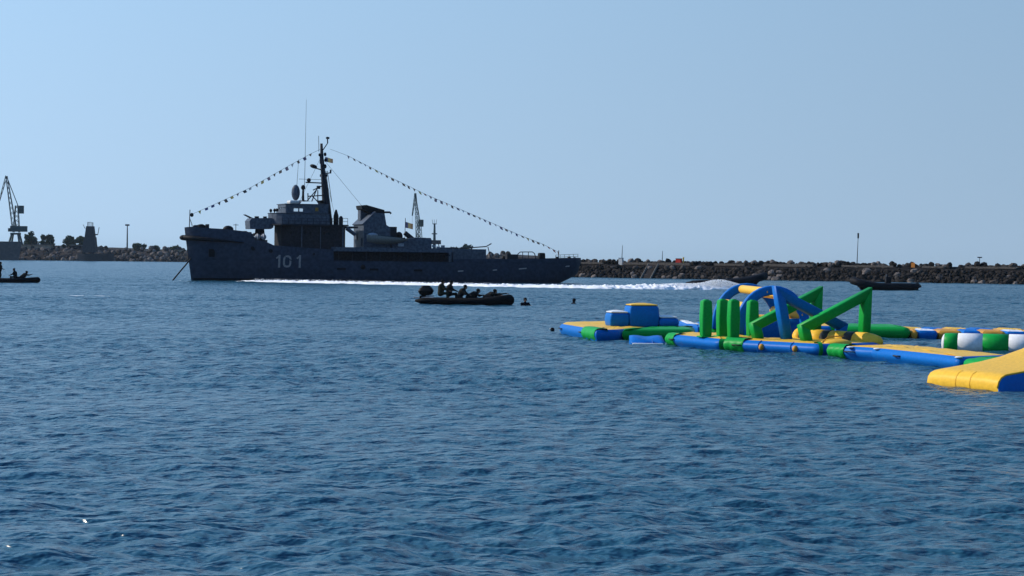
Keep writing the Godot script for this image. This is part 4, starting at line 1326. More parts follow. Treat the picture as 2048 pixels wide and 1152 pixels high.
func build_boats() -> void:
	var dark := Color(0.016, 0.017, 0.018)
	var olive := Color(0.030, 0.028, 0.022)
	# black inflatable boat in the middle, bow to the right
	var yaw := -0.16
	var t := thing("inflatable_boat", Vector3(-4.05, 0, -166), yaw, "black inflatable boat with five people in front of the ship's wake", "boat", "small military boats")
	rib(t, 7.7, 2.5, 0.27, 0.14, 0.30, "rubber", 0.75)
	st_box(t, "floor", Vector3(0, 0.30, 0), Vector3(6.2, 0.08, 1.7), "boat_grey")
	outboard(t, Vector3(-3.15, 0.62, 0), 1.12)
	st_box(t, "engine_guard", Vector3(-3.2, 0.56, 0.75), Vector3(1.7, 0.1, 0.14), "metal")
	st_box(t, "equipment_bag", Vector3(0.75, 0.55, 0.1), Vector3(0.9, 0.45, 0.7), "rubber")
	st_box(t, "equipment_bag", Vector3(2.15, 0.6, 0.2), Vector3(0.8, 0.5, 0.8), "rubber")
	var bp := Vector3(-4.05, 0, -166)
	add_person(on(bp, yaw, Vector3(-1.85, 0.72, 0.35)), yaw, "sit", Vector3(1, -0.05, 0.3), olive, "person in dark clothing sitting tallest, nearest the outboard engine")
	add_person(on(bp, yaw, Vector3(-1.28, 0.66, -0.3)), yaw + 0.2, "sit", Vector3(1, -0.1, 0.1), dark, "person in black sitting upright, second from the outboard engine")
	add_person(on(bp, yaw, Vector3(-0.15, 0.26, 0.5)), yaw, "kneel", Vector3(1, -0.15, 0.2), dark, "person in black kneeling against the boat's side with arms stretched forward")
	add_person(on(bp, yaw, Vector3(1.0, 0.34, 0.3)), yaw + 0.1, "low", Vector3(1, -0.1, 0.1), dark, "person in black crouching between the kneeling one and the bow")
	add_person(on(bp, yaw, Vector3(2.4, 0.32, 0.2)), yaw, "low", Vector3(1, 0.0, 0.0), dark, "person in black lying forward over the bow with an outstretched arm", "people in the boats", false, {wr_l = Vector3(0.92, 0.46, 0.12), el_l = Vector3(0.52, 0.42, 0.2)})
	# boat at the left edge
	yaw = 0.1
	t = thing("inflatable_boat", Vector3(-66.2, 0, -263), yaw, "black inflatable boat at the left edge below the far shore", "boat", "small military boats")
	rib(t, 7.4, 2.4, 0.3, 0.1, 0.32, "rubber", 0.35)
	st_box(t, "floor", Vector3(0, 0.30, 0), Vector3(6.0, 0.08, 1.6), "boat_grey")
	outboard(t, Vector3(-3.1, 0.62, 0), 0.9)
	st_box(t, "equipment_bag", Vector3(1.6, 0.6, 0.1), Vector3(1.1, 0.5, 0.8), "rubber")
	bp = Vector3(-66.2, 0, -263)
	add_person(on(bp, yaw, Vector3(-1.15, 0.32, 0.1)), yaw, "stand", Vector3(1, 0, 0), dark, "person standing at the very left edge of the picture")
	add_person(on(bp, yaw, Vector3(0.95, 0.58, 0.5)), yaw + PI, "sit", Vector3(1, -0.1, 0), dark, "person in black sitting low in the left-edge boat")
	add_person(on(bp, yaw, Vector3(2.0, 0.38, 0.2)), yaw, "reach", Vector3(1, 0, 0), dark, "person bent low at the bow of the left-edge boat")
	# grey boat lying by the breakwater, bow to the left
	yaw = PI + 0.05
	t = thing("patrol_boat", Vector3(53.5, 0, -286), yaw, "dark grey patrol boat lying still in front of the breakwater, bow to the left", "boat", "small military boats")
	rib(t, 9.6, 2.9, 0.42, 0.7, 0.62, "boat_grey")
	st_box(t, "floor", Vector3(0, 0.42, 0), Vector3(8.0, 0.1, 1.9), "boat_grey")
	console(t, Vector3(-0.25, 0.6, 0), 1.35)
	outboard(t, Vector3(-4.5, 0.45, 0), 0.75)
	tube_part(t, "spray_rail", [Vector3(4.4, 1.1, 0), Vector3(3.0, 1.12, 0.9), Vector3(1.2, 1.0, 1.2)], 0.05, "ship_dark")
	tube_part(t, "spray_rail", [Vector3(4.4, 1.1, 0), Vector3(3.0, 1.12, -0.9), Vector3(1.2, 1.0, -1.2)], 0.05, "ship_dark")
	st_box(t, "seat", Vector3(-1.5, 0.75, 0), Vector3(0.7, 0.6, 0.6), "rubber")
	# speeding boat with its wake, bow to the right
	yaw = 0.12
	t = thing("speedboat", Vector3(29.6, 0.42, -276), yaw, "dark speedboat racing right behind white spray", "boat", "small military boats")
	t.rotation.z = 0.055
	rib(t, 10.8, 2.9, 0.42, 0.55, 0.6, "boat_grey")
	st_box(t, "floor", Vector3(0, 0.42, 0), Vector3(8.6, 0.1, 1.9), "boat_grey")
	console(t, Vector3(0.3, 0.45, 0), 0.7)
	outboard(t, Vector3(-5.3, 0.3, 0.4), 0.7)
	outboard(t, Vector3(-5.3, 0.3, -0.4), 0.7)
	tube_part(t, "fore_rail", [Vector3(5.2, 1.2, 0), Vector3(3.2, 1.2, 0.9), Vector3(1.6, 1.05, 1.1)], 0.05, "ship_dark")
	st_box(t, "seat", Vector3(-1.3, 0.7, 0), Vector3(0.8, 0.5, 0.7), "rubber")
	# its wake across the front of the ship
	var st := S(true)
	foam_strip(st, along([[-42.0, -305, 0.3, 0.02], [-40.0, -303.5, 1.0, 0.22], [-31.0, -297, 1.4, 0.36], [-16.0, -286, 1.5, 0.40], [-1.6, -275.5, 1.5, 0.40], [11.8, -269, 1.6, 0.46], [19.0, -269, 1.9, 0.62], [24.0, -270.5, 1.9, 0.66], [29.0, -271.5, 1.5, 0.45], [33.0, -272.5, 0.8, 0.15]], 420), 12)
	var wk := put(st, "wake", "foam")
	tag(wk, "white foaming wake trailing across in front of the ship", "foam", "", "stuff")
	# spray thrown up along the boat
	var mm := MultiMesh.new()
	mm.transform_format = MultiMesh.TRANSFORM_3D
	st = S(true); blob(st, Vector3.ZERO, Vector3.ONE, 4, 6); st.generate_normals()
	mm.mesh = st.commit()
	var drops := []
	for k in 34000:
		var f := rng.randf()
		var x := lerpf(17.0, 33.5, f)
		var hgt := 0.5 + 0.9 * exp(-pow((x - 28.2) / 2.6, 2)) + 0.35 * exp(-pow((x - 22.5) / 3.0, 2))
		var y := hgt * pow(rng.randf(), 1.6)
		drops.append(Transform3D(Basis.IDENTITY.scaled(Vector3.ONE * rng.randf_range(0.014, 0.036)), Vector3(x, y, -271.0 - 0.16 * (x - 25) + rng.randfn() * 0.7)))
	for k in 2600:
		var x := rng.randf_range(-39.0, 20.0)
		var z := wake_z(x)
		drops.append(Transform3D(Basis.IDENTITY.scaled(Vector3.ONE * rng.randf_range(0.012, 0.04)), Vector3(x, 0.25 + 0.28 * pow(rng.randf(), 2.0), z + rng.randfn() * 0.6)))
	mm.instance_count = drops.size()
	for k in drops.size(): mm.set_instance_transform(k, drops[k])
	var mi := MultiMeshInstance3D.new()
	mi.name = "spray"
	mi.scale = Vector3(K, K, K)
	mi.multimesh = mm
	mi.material_override = M["foam"]
	add_child(mi)
	tag(mi, "white spray thrown up by the speedboat", "spray", "", "stuff")
	# thin old foam streaks drifting on the water
	st = S(true)
	foam_strip(st, along([[-54, -312, 0.15, 0.0], [-48, -311, 0.5, 0.05], [-44.5, -311.5, 0.5, 0.05], [-39.5, -313, 0.15, 0.0]], 60), 5, -0.012)
	foam_strip(st, along([[-44, -187, 0.1, 0.0], [-40, -186.5, 0.25, 0.03], [-33, -185.5, 0.22, 0.02], [-26, -184, 0.08, 0.0]], 160), 6, -0.022)
	var fs := put(st, "foam_streak", "foam")
	tag(fs, "thin drifting foam streaks on the open water at left", "foam", "", "stuff")

func wake_z(x: float) -> float:
	var keys := [[-42.0, -305.0], [-31.0, -297.0], [-16.0, -286.0], [-1.6, -275.5], [11.8, -269.0], [24.0, -270.5]]
	for k in keys.size() - 1:
		if x <= keys[k + 1][0]: return lerpf(keys[k][1], keys[k + 1][1], (x - keys[k][0]) / (keys[k + 1][0] - keys[k][0]))
	return -270.5

func st_box(t: Node3D, called: String, c: Vector3, s: Vector3, material: String) -> void:
	var st := S(true)
	bevel_box(st, c, s, minf(minf(s.x, s.y), s.z) * 0.3)
	put(st, called, material, t)

func tube_part(t: Node3D, called: String, pts: Array, r: float, material: String) -> void:
	var st := S(true)
	tube(st, pts, [r], 6)
	put(st, called, material, t)

func build_small_floats() -> void:
	var suit := Color(0.010, 0.011, 0.014)
	add_person(Vector3(1.1, 0.26, -165.5), -1.2, "swim", Vector3(1, 0, 0.2), suit, "swimmer in black wetsuit nearest the inflatable boat's bow", "swimmers", false)
	add_person(Vector3(5.35, 0.10, -173.0), 0.4, "swim", Vector3(0, 0.1, -1), suit, "swimmer's dark head farther right in open water", "swimmers", true)
	var t := thing("mooring_buoy", Vector3(2.2, 0, -107.5), 0.0, "small dark buoy left of the inflatable park", "buoy")
	var st := S(true); blob(st, Vector3(0, 0.06, 0), Vector3(0.12, 0.11, 0.12), 8, 12); put(st, "float", "rubber", t)
	st = S(true); tube(st, [Vector3(-0.08, 0.08, 0), Vector3(-0.16, 0.1, 0)], [0.04, 0.03], 8); put(st, "float_tip", "white_paint", t)
	st = S(); tube(st, [Vector3(0, 0, 0), Vector3(0.2, -0.5, 0.1)], [0.02], 4); put(st, "mooring_line", "rope", t)

# ------------------------------------------------------------------ inflatable water park
func pad_rings(poly: Array, h: float) -> Array:
	var smallest := 1e9
	for i in poly.size(): smallest = minf(smallest, poly[i].distance_to(poly[(i + 1) % poly.size()]))
	var soft := clampf(smallest / 2.2, 0.4, 1.0)
	# rounded outline of a convex plan polygon (Vector2 x, z), as rings from below the water to the top seam
	var pts := []
	var edge := []
	var n := poly.size()
	for i in n:
		var a: Vector2 = poly[(i + n - 1) % n]
		var b: Vector2 = poly[i]
		var c: Vector2 = poly[(i + 1) % n]
		var r := minf(0.38 * soft, 0.4 * minf(a.distance_to(b), b.distance_to(c)))
		var p := b + (a - b).normalized() * r
		var q := b + (c - b).normalized() * r
		for k in 5:
			var u := k / 4.0
			pts.append(p * (1 - u) * (1 - u) + b * 2 * u * (1 - u) + q * u * u)
			edge.append(((i + n - 1) % n) if k < 2 else i)
		var far := c + (b - c).normalized() * minf(0.38 * soft, 0.4 * b.distance_to(c))
		var segs := maxi(2, int(q.distance_to(far) / 0.5))
		for k in range(1, segs):
			pts.append(q.lerp(far, float(k) / segs))
			edge.append(i)
	var m := pts.size()
	var nor := []
	var area := 0.0
	for i in m: area += pts[i].cross(pts[(i + 1) % m])
	for i in m:
		var d: Vector2 = (pts[(i + 1) % m] - pts[(i + m - 1) % m]).normalized()
		nor.append(Vector2(d.y, -d.x) * signf(area))
	var rings := []
	for p in [[0.34, -0.25], [0.20, -0.02], [0.07, h * 0.18], [-0.01, h * 0.38], [-0.03, h * 0.58], [0.02, h * 0.78], [0.12, h * 0.92], [0.24, h * 0.985], [0.36, h]]:
		var ring := []
		for i in m:
			var wrinkle: float = 0.012 * sin(i * 2.4) * (1.0 if p[1] > h * 0.6 else 0.3)
			var q: Vector2 = pts[i] - nor[i] * (p[0] * soft + wrinkle)
			ring.append(Vector3(q.x, p[1], q.y))
		rings.append(ring)
	return [rings, edge]

func pad(called: String, poly: Array, h: float, sides: Array, top: String, label: String, category := "float", group := "modules of the inflatable water park") -> Node3D:
	var c := Vector2.ZERO
	for p in poly: c += p
	c /= poly.size()
	var t := thing(called, Vector3(c.x, 0, c.y), 0.0, label, category, group)
	var local := []
	for p in poly: local.append(p - c)
	var pr := pad_rings(local, h)
	var rings: Array = pr[0]
	var edge: Array = pr[1]
	var m: int = rings[0].size()
	for e in poly.size():
		var st := S(true)
		for k in rings.size() - 2:
			for i in m:
				if edge[i] != e: continue
				var j := (i + 1) % m
				quad(st, rings[k][i], rings[k][j], rings[k + 1][j], rings[k + 1][i])
		put(st, "side_tube", "vinyl_" + sides[e % sides.size()], t)
	var st := S(true)
	var prev: Array = rings[-2]
	var cen := Vector3(0, h, 0)
	for k in 5:
		var ring := []
		for i in m:
			var p: Vector3 = (rings[-1][i] as Vector3).lerp(cen, k * 0.22)
			p.y = h + 0.012 + 0.03 * (k % 2) + 0.012 * sin(i * 1.7 + k)
			if k == 0: p.y = h
			ring.append(p)
		for i in m:
			var j := (i + 1) % m
			quad(st, prev[i], prev[j], ring[j], ring[i])
		prev = ring
	for i in m: tri(st, prev[i], prev[(i + 1) % m], cen + Vector3(0, 0.02, 0))
	put(st, "top_panel", "vinyl_" + top, t)
	if poly.size() > 3 and h < 0.7 and m > 40:   # grab handles along the sides
		for i in range(4, m, 9):
			var a: Vector3 = rings[4][i]
			var b: Vector3 = rings[4][(i + 1) % m]
			if a.distance_to(b) < 0.3: continue
			var o: Vector3 = (rings[4][i] - rings[2][i]) * Vector3(1, 0, 1)
			o = o.normalized() * 0.09
			st = S(true); tube(st, [a, a.lerp(b, 0.2) + o, a.lerp(b, 0.8) + o, b], [0.028], 5); put(st, "grab_handle", "vinyl_black", t)
	return t

func band(t: Node3D, a: Vector2, b: Vector2, h: float, color: String) -> void:
	# a wide strap wrapped round the edge of a platform between two plan points (world)
	var o := Vector2(t.position.x, t.position.z) / K
	var p := a - o
	var q := b - o
	var d := (q - p).normalized()
	var n := Vector2(-d.y, d.x)
	if n.dot(p) < 0: n = -n
	var rings := []
	for k in 9:
		var c := p.lerp(q, k / 8.0)
		var puff := 0.05 + 0.025 * sin(k * 2.1)
		var ring := []
		for s in [[-0.18, -0.05], [puff - 0.08, h * 0.15], [puff + 0.0, h * 0.38], [puff + 0.02, h * 0.62], [0.0, h * 0.9], [-0.12, h + 0.05], [-0.32, h + 0.07], [-0.6, h + 0.05], [-0.62, h - 0.1]]:
			ring.append(Vector3(c.x + n.x * s[0], s[1], c.y + n.y * s[0]))
		rings.append(ring)
	var st := S(true)
	loft(st, rings, false, false)
	put(st, "connector_sleeve", "vinyl_" + color, t)

func frame_thing(a: Vector2, tall_first: bool, color: String, label: String) -> void:
	# leaning hurdle: low post, slanting beam, tall post, standing across the walkway
	var d := Vector2(0.905, -0.424)
	var t := thing("hurdle_frame", Vector3(a.x, 0.53, a.y), 0.0, label, "hurdle", "hurdle frames of the inflatable park")
	var D := Vector3(d.x, 0, d.y)
	var n := Vector3(d.y, 0, -d.x).normalized()
	var lo := 0.56
	var hi := 1.95
	var path := [Vector3.ZERO, -D * 0.16 + Vector3(0, lo, 0), D * 2.95 + Vector3(0, hi, 0), D * 2.87]
	if tall_first: path = [D * 0.22, -D * 0.2 + Vector3(0, hi, 0), D * 3.0 + Vector3(0, lo, 0), D * 2.85]
	var parts := ["post", "beam", "post"]
	# one continuous inflated tube, split at the corners into post, beam, post
	for k in 3:
		var st := S(true)
		sweep_part(st, path, k, n, 0.40, 0.42)
		put(st, parts[k], "vinyl_" + color, t)

func sweep_part(st: SurfaceTool, path: Array, k: int, n: Vector3, w: float, d: float) -> void:
	# the piece from path[k] to path[k + 1], with mitred ends shared with its neighbours
	var sec := []
	for q in [Vector2(1, 1), Vector2(-1, 1), Vector2(-1, -1), Vector2(1, -1)]:
		for i in 4:
			var ang: float = atan2(q.y, q.x) - PI / 4 + i * PI / 6
			sec.append(Vector2(q.x * 0.62 + cos(ang) * 0.38, q.y * 0.62 + sin(ang) * 0.38))
	var rings := []
	var dk: Vector3 = (path[k + 1] - path[k]).normalized()
	for e in [k, k + 1]:
		var d0: Vector3 = (path[e] - path[e - 1]).normalized() if e > 0 else dk
		var d1: Vector3 = (path[e + 1] - path[e]).normalized() if e < path.size() - 1 else dk
		var s0 := n.cross(dk).normalized()
		var s := (n.cross(d0).normalized() + n.cross(d1).normalized()).normalized()
		var stretch := 1.0 / maxf(0.3, s.dot(s0))
		var ring := []
		for p in sec: ring.append(path[e] + s * p.x * w * 0.5 * stretch + n * p.y * d * 0.5)
		rings.append(ring)
	var mid := []
	for i in sec.size():
		var m: Vector3 = (rings[0][i] + rings[1][i]) / 2
		var c: Vector3 = (path[k] + path[k + 1]) / 2
		mid.append(c + (m - c) * 1.04)
	loft(st, [rings[0], mid, rings[1]])

func build_water_park() -> void:
	var st: SurfaceTool
	# platform with the podium
	var A := pad("podium_platform", [Vector2(2.45, -102.0), Vector2(3.95, -93.8), Vector2(5.05, -94.5), Vector2(7.0, -99.2), Vector2(8.7, -103.0), Vector2(8.6, -106.5), Vector2(5.1, -107.8), Vector2(2.75, -105.2)], 0.55, ["blue"], "yellow", "long yellow-topped platform with blue sides at the park's left end", "platform")
	band(A, Vector2(3.42, -96.7), Vector2(3.92, -94.0), 0.55, "green")
	var u := Vector2(0.985, -0.17)
	var bas := Basis(Vector3(u.x, 0, u.y), Vector3.UP, Vector3(-u.y, 0, u.x))
	var p0 := Vector2(4.86, -98.3)
	var k := 0
	for b in [[0.0, 0.95, 0.70], [0.98, 1.48, 1.06], [2.49, 0.98, 0.46]]:
		var c: Vector2 = p0 + u * (b[0] + b[1] / 2) + Vector2(0.17, 0.985) * -0.65
		var t := thing("podium_block", Vector3(c.x, 0.53, c.y), 0.0, ["middle-height blue podium block, left of the tallest", "tallest blue podium block in the middle", "lowest blue podium block, right of the tallest"][k], "block", "podium blocks")
		st = S(true); bevel_box(st, Vector3(0, b[2] / 2, 0), Vector3(b[1], b[2], 1.3), 0.12, bas); put(st, "block_body", "vinyl_blue", t)
		st = S(true); bevel_box(st, Vector3(0, b[2] + 0.03, 0), Vector3(b[1] * 0.92, 0.06, 1.2), 0.03, bas, 0.07); put(st, "top_panel", "vinyl_yellow" if k == 1 else "vinyl_white", t)  # sunlight on the outer block tops is painted as white panels
		k += 1
	# green mat and blue boarding step in front
	pad("green_mat", [Vector2(5.15, -94.7), Vector2(8.75, -96.2), Vector2(9.2, -100.4), Vector2(7.0, -98.9)], 0.56, ["green"], "green", "long green mat lying in front of the podium blocks", "mat")
	var t := thing("boarding_step", Vector3(6.2, 0, -91.2), 0.0, "bright blue sagging boarding step between two platforms", "step", "modules of the inflatable water park")
	st = S(true)
	var rings := []
	for i in 9:
		var f := i / 8.0
		var x := -0.78 + 1.5 * f
		var dip := 0.03 * sin(f * 9.0)
		rings.append([Vector3(x, 0.36 + dip, -0.9), Vector3(x, 0.27 + dip * 2.0, -0.3), Vector3(x + 0.04, 0.13 - dip, 0.5), Vector3(x + 0.02, 0.02, 0.62), Vector3(x, -0.12, 0.4), Vector3(x, -0.1, -0.9)])
	loft(st, rings)
	put(st, "step_panel", "vinyl_blue", t)
	st = S(true); capsule(st, Vector3(-0.72, 0.03, 0.62), Vector3(0.7, 0.03, 0.66), 0.05); put(st, "edge_strip", "vinyl_white", t)
	st = S(); tube(st, [Vector3(0.2, 0.2, 0.5), Vector3(0.22, -0.2, 0.75)], [0.03], 5); put(st, "strap", "vinyl_blue", t)
	# walkway modules along the front
	var D1 := pad("walkway_platform", [Vector2(7.05, -90.6), Vector2(8.85, -85.6), Vector2(11.6, -87.2), Vector2(10.0, -92.6), Vector2(8.0, -93.4)], 0.5, ["blue", "green", "blue", "blue", "green"], "yellow", "blue-sided platform with a green rounded left end carrying the green posts", "platform")
	band(D1, Vector2(7.02, -90.7), Vector2(7.3, -89.9), 0.5, "green")
	var D2 := pad("walkway_platform", [Vector2(9.1, -84.9), Vector2(12.5, -80.9), Vector2(15.8, -83.6), Vector2(12.2, -88.2)], 0.52, ["blue"], "yellow", "platform with yellow deck under the three hurdle frames", "platform")
	band(D2, Vector2(9.05, -84.95), Vector2(9.75, -84.15), 0.52, "green")
	band(D2, Vector2(12.45, -80.95), Vector2(12.62, -80.98), 0.52, "green")
	for q in [Vector2(10.42, -83.28), Vector2(11.62, -81.87)]:
		st = S(true)
		var c := Vector3(q.x - D2.position.x / K, 0.27, q.y - D2.position.z / K)
		blob(st, c, Vector3(0.12, 0.14, 0.12), 8, 10)
		put(st, "handle_patch", "vinyl_orange", D2)
	for s in [0.36, 0.7]:   # seams of the side tube
		var q := Vector2(9.1, -84.9).lerp(Vector2(12.5, -80.9), s) - Vector2(D2.position.x / K, D2.position.z / K)
		st = S(true); tube(st, [Vector3(q.x - 0.03, -0.1, q.y + 0.03), Vector3(q.x - 0.06, 0.2, q.y + 0.05), Vector3(q.x, 0.44, q.y), Vector3(q.x + 0.14, 0.53, q.y - 0.12)], [0.02], 5); put(st, "seam", "vinyl_blue", D2)
	var D3 := pad("walkway_platform", [Vector2(13.1, -79.9), Vector2(14.15, -78.3), Vector2(16.0, -71.4), Vector2(18.4, -73.4), Vector2(16.6, -80.4), Vector2(15.2, -81.9)], 0.5, ["blue"], "yellow", "long yellow-topped walkway with bright blue side reaching the yellow ramp", "platform")
	band(D3, Vector2(12.75, -80.5), Vector2(13.25, -79.65), 0.5, "green")
	pad("end_mat", [Vector2(16.05, -71.2), Vector2(16.75, -69.8), Vector2(19.6, -72.0), Vector2(18.7, -73.4)], 0.46, ["green"], "green", "green end mat half hidden behind the yellow ramp", "mat")
	for a in [[14.18, -78.05, "white"], [13.35, -79.35, "white"], [15.95, -71.7, "white"]]:  # sun glints on the corners, painted as white discs
		st = S(true); blob(st, Vector3(a[0] - D3.position.x / K + 0.1, 0.47, a[1] - D3.position.z / K), Vector3(0.15, 0.04, 0.2), 6, 10); put(st, "glint_patch", "vinyl_" + a[2], D3)
	# striped bolster along the back of the hurdle platform
	var b0 := Vector3(12.35, 0.52, -87.2)
	var b1 := Vector3(15.45, 0.52, -83.3)
	t = thing("striped_bolster", (b0 + b1) / 2, 0.0, "yellow and black striped hump behind the front green hurdle", "bolster", "modules of the inflatable water park")
	var cols := ["yellow", "black", "yellow", "black", "yellow", "black", "yellow"]
	var cuts := [0.0, 0.12, 0.20, 0.36, 0.45, 0.62, 0.72, 1.0]
	var off := (b0 + b1) / 2
	for i in 7:
		st = S(true)
		var a: Vector3 = b0.lerp(b1, cuts[i]) - off
		var b: Vector3 = b0.lerp(b1, cuts[i + 1]) - off
		var r0: float = 0.44 - 0.08 * cuts[i]
		var r1: float = 0.44 - 0.08 * cuts[i + 1]
		var d := (b - a).normalized()
		if i == 6: tube(st, [a, a.lerp(b, 0.4), b - d * 0.5, b - d * 0.2, b - d * 0.06, b], [r0, r0, r1 * 0.92, r1 * 0.7, r1 * 0.4, r1 * 0.1], 20)
		elif i == 0: tube(st, [a, a + d * 0.08, a + d * 0.25, b], [r0 * 0.15, r0 * 0.6, r0, r1], 20)
		else: tube(st, [a, a.lerp(b, 0.5), b], [r0, (r0 + r1) / 2 * 1.01, r1], 20)
		put(st, "stripe_" + cols[i], "vinyl_" + cols[i], t)
	t = thing("yellow_bump", Vector3(13.35, 0.5, -82.2), 0.0, "small yellow bump at the front corner beside the green connector", "bump", "modules of the inflatable water park")
	st = S(true); blob(st, Vector3.ZERO, Vector3(0.75, 0.2, 0.6), 8, 16, Basis(Vector3.UP, 0.8)); put(st, "bump_cover", "vinyl_yellow", t)
	st = S(true); tube(st, [Vector3(-0.7, 0.0, 0.45), Vector3(-0.35, 0.28, 0.2), Vector3(0.35, 0.3, -0.2)], [0.025], 5); put(st, "seam", "vinyl_orange", t)
	# upright green posts
	k = 0
	for a in [[8.50, -87.5, 1.62, "single green post at the left of the row"], [9.62, -86.7, 1.66, "thick green post in front of a thinner one"], [9.30, -88.2, 1.64, "green post half hidden behind the thick post"], [10.68, -88.7, 1.60, "green post at the right of the row, before the blue arch"]]:
		t = thing("green_post", Vector3(a[0], 0.5, a[1]), 0.0, a[3], "post", "upright green posts")
		var bs := Basis(Vector3.UP, 0.28)
		st = S(true); bevel_box(st, Vector3(0, a[2] / 2, 0), Vector3(0.44, a[2], 0.44), 0.09, bs, 0.03); put(st, "post_tube", "vinyl_green", t)
		st = S(true); bevel_box(st, Vector3(0, 0.02, 0), Vector3(0.62, 0.06, 0.62), 0.02, bs); put(st, "base_flange", "vinyl_green", t)
		k += 1
	# hurdle frames
	frame_thing(Vector2(10.5, -85.1), false, "green", "rear green hurdle frame rising to the right behind the blue one")
	frame_thing(Vector2(11.45, -84.5), true, "blue", "blue hurdle frame falling to the right between the two green ones")
	frame_thing(Vector2(12.32, -83.4), false, "green", "front green hurdle frame rising to the right, nearest the camera")
	# arch climber: two blue arches joined by yellow crossbars over a block
	t = thing("arch_climber", Vector3(11.75, 0.5, -93.5), 0.0, "pair of blue arches joined by yellow crossbars", "climbing arch", "modules of the inflatable water park")
	for z in [3.5, -5.2]:
		var path := []
		for i in 19:
			var a := PI - PI * i / 18.0
			path.append(Vector3(cos(a) * 1.5 + (0.0 if z > 0 else -0.15), pow(maxf(0.0, sin(a)), 0.85) * 2.05, z))
		st = S(true); sweep(st, path, Vector3.BACK, 0.42, 0.5); put(st, "arch", "vinyl_blue", t)
	for a in [2.45, 1.75, 1.1, 0.5]:
		var c := Vector3(cos(a) * 1.5, sin(a) * 2.0, 0)
		st = S(true); capsule(st, c + Vector3(0, 0, 3.75), c + Vector3(-0.15, 0, -5.4), 0.2); put(st, "crossbar", "vinyl_yellow", t)
	pad("climbing_block", [Vector2(10.6, -92.6), Vector2(13.6, -92.6), Vector2(13.6, -97.5), Vector2(10.6, -97.5)], 1.22, ["blue"], "yellow", "high blue block with yellow top under the arches", "block")
	pad("rear_platform", [Vector2(9.7, -98.6), Vector2(13.8, -98.4), Vector2(14.2, -107.5), Vector2(9.9, -108.5)], 0.55, ["green", "blue", "blue", "blue"], "yellow", "yellow-topped platform behind the arches", "platform")
	pad("white_mat", [Vector2(8.95, -103.2), Vector2(9.55, -102.0), Vector2(9.6, -108.0), Vector2(9.0, -108.6)], 0.6, ["blue"], "white", "white-topped blue mat right of the podium", "mat")
	# back row at the right
	pad("green_platform", [Vector2(16.6, -101.2), Vector2(20.1, -100.6), Vector2(20.3, -104.2), Vector2(16.8, -104.8)], 0.62, ["green"], "green", "dark green platform in the back row behind the tall green post", "platform")
	pad("back_platform", [Vector2(14.6, -103.0), Vector2(16.5, -103.0), Vector2(18.5, -105.5), Vector2(18.0, -109.5), Vector2(14.8, -109.0)], 0.56, ["blue", "green"], "yellow", "yellow mat at the rear seen past the tall green post", "mat")
	k = 0
	for a in [[20.15, 0.3, "orange", "orange"], [20.5, 0.95, "blue", "white"], [21.5, 1.2, "orange", "orange"], [22.75, 0.9, "blue", "blue"], [23.7, 1.2, "orange", "orange"], [24.95, 1.0, "blue", "white"], [26.0, 1.3, "orange", "yellow"]]:
		var x: float = a[0]
		var w: float = a[1]
		pad("stepping_block", [Vector2(x, -100.7), Vector2(x + w, -100.6), Vector2(x + w, -102.6), Vector2(x, -102.7)], 0.46, [a[2]], a[3], ["narrow orange block touching the dark green platform", "blue block with white top in the back row", "orange block right of the white-topped block", "blue block behind the rounded end of the roller", "orange block seen over the green and white roller", "white-topped block near the right edge of the back row", "yellow-topped block farthest right in the back row"][k], "block", "coloured blocks of the back row")
		k += 1
	k = 0
	for a in [[20.9, 1.1, "orange", "yellow"], [22.1, 1.0, "blue", "blue"], [23.2, 1.2, "orange", "yellow"], [24.5, 1.3, "blue", "blue"], [26.0, 1.4, "orange", "yellow"]]:
		var x: float = a[0]
		var w: float = a[1]
		pad("float_tile", [Vector2(x, -106.2), Vector2(x + w, -106.1), Vector2(x + w, -108.4), Vector2(x, -108.5)], 0.36, [a[2]], a[3], ["leftmost yellow tile of the farthest row", "left blue tile of the farthest row", "middle yellow tile of the farthest row", "right blue tile of the farthest row", "rightmost yellow tile of the farthest row"][k], "tile", "tiles of the farthest row")
		k += 1
	# green and white roller
	var r0 := Vector3(18.85, 0.34, -87.6)
	var dir := Vector3(0.955, 0, 0.297)
	t = thing("roller", r0, 0.0, "fat green and white striped roller at the right edge", "roller", "modules of the inflatable water park")
	var marks := [0.0, 0.14, 0.72, 1.78, 2.88, 3.9, 4.9, 6.0]
	for i in 7:
		var a: Vector3 = dir * marks[i]
		var b: Vector3 = dir * marks[i + 1]
		st = S(true)
		if i == 0: tube(st, [a, a + dir * 0.02, a + dir * 0.07, b], [0.1, 0.25, 0.36, 0.43], 20)
		else: tube(st, [a, a.lerp(b, 0.5), b], [0.44 if i == 1 else 0.46, 0.46, 0.46], 20)
		put(st, "stripe_green" if i % 2 == 1 else "stripe_white", "vinyl_green" if i % 2 == 1 else "vinyl_white", t)
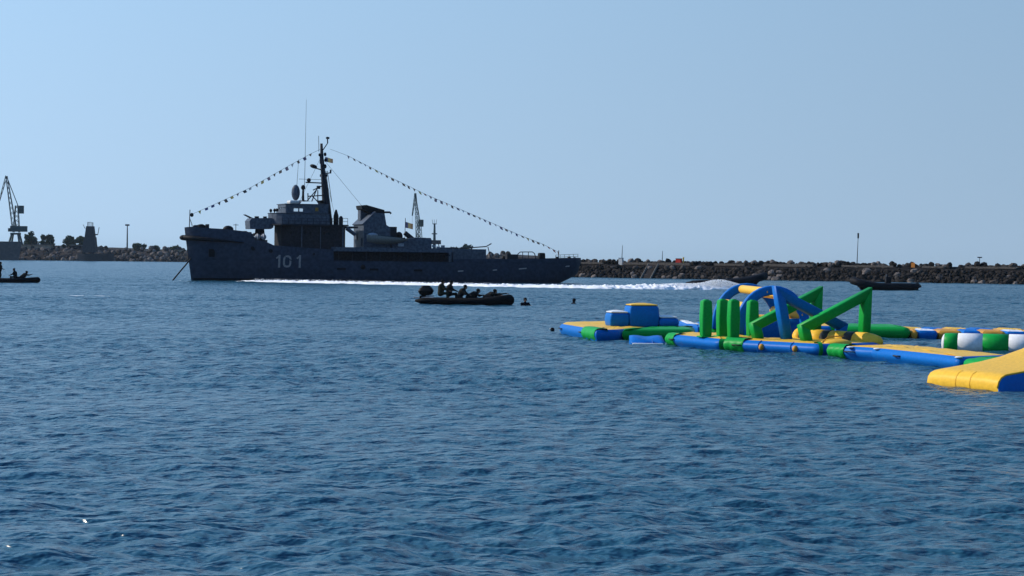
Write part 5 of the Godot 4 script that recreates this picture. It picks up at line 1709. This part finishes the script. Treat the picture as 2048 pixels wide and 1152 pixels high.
	# yellow ramp at the right front
	t = thing("yellow_ramp", Vector3(13.95, 0, -61.8), 0.0, "big yellow ramp with dark blue side at the right front", "ramp", "modules of the inflatable water park")
	var e := Vector3(0.478, 0, 0.878)      # along the front lip
	var g := Vector3(0.846, 0, -0.534)     # up the ramp
	var prof := [[0.18, -0.25], [0.03, -0.08], [-0.02, 0.12], [0.02, 0.3], [0.12, 0.42], [0.3, 0.5], [0.55, 0.53], [1.2, 0.6], [2.2, 0.72], [3.2, 0.88], [4.2, 1.12], [5.5, 1.6], [7.0, 2.3], [8.2, 2.9]]
	var half := 1.62
	var rows := []
	for p in prof:
		var row := []
		for i in 15:
			var v := -1.0 + 2.0 * i / 14.0
			var y: float = p[1] - (0.05 * pow(absf(v), 6.0)) + (0.012 * cos(v * 21.0) if p[0] > 0.2 else 0.0)
			row.append(e * half * v + g * p[0] + Vector3(0, y, 0))
		rows.append(row)
	st = S(true); loft(st, rows, false, false); put(st, "ramp_cover", "vinyl_yellow", t)
	for side in [1.0, -1.0]:
		st = S(true)
		var strip := []
		for p in prof:
			var top: Vector3 = e * (half if side > 0 else half - 0.04) * side + g * p[0] + Vector3(0, p[1] - (0.05 if side > 0 else 0.1), 0)
			strip.append([top, top + e * (0.05 if side > 0 else 0.02) - Vector3(0, minf(0.08, maxf(0.0, p[1] + 0.2)), 0), Vector3(top.x, minf(-0.25, p[1]), top.z) + e * (0.06 if side > 0 else 0.03)])
		loft(st, strip, false, false)
		put(st, "side_panel", "vinyl_blue", t)
		st = S(true)
		var piping := []
		for p in prof.slice(2): piping.append(e * (half - 0.01) * side + g * p[0] + Vector3(0, p[1] - 0.045, 0))
		if side > 0:
			tube(st, piping, [0.035], 6); put(st, "piping", "vinyl_yellow", t)
	for v in [-0.18, 0.22]:
		st = S(true)
		var line := []
		for p in prof.slice(1, 6): line.append(e * half * v + g * (p[0] - 0.012) + Vector3(0, p[1] + 0.008, 0))
		tube(st, line, [0.006], 5); put(st, "seam", "vinyl_yellow", t)
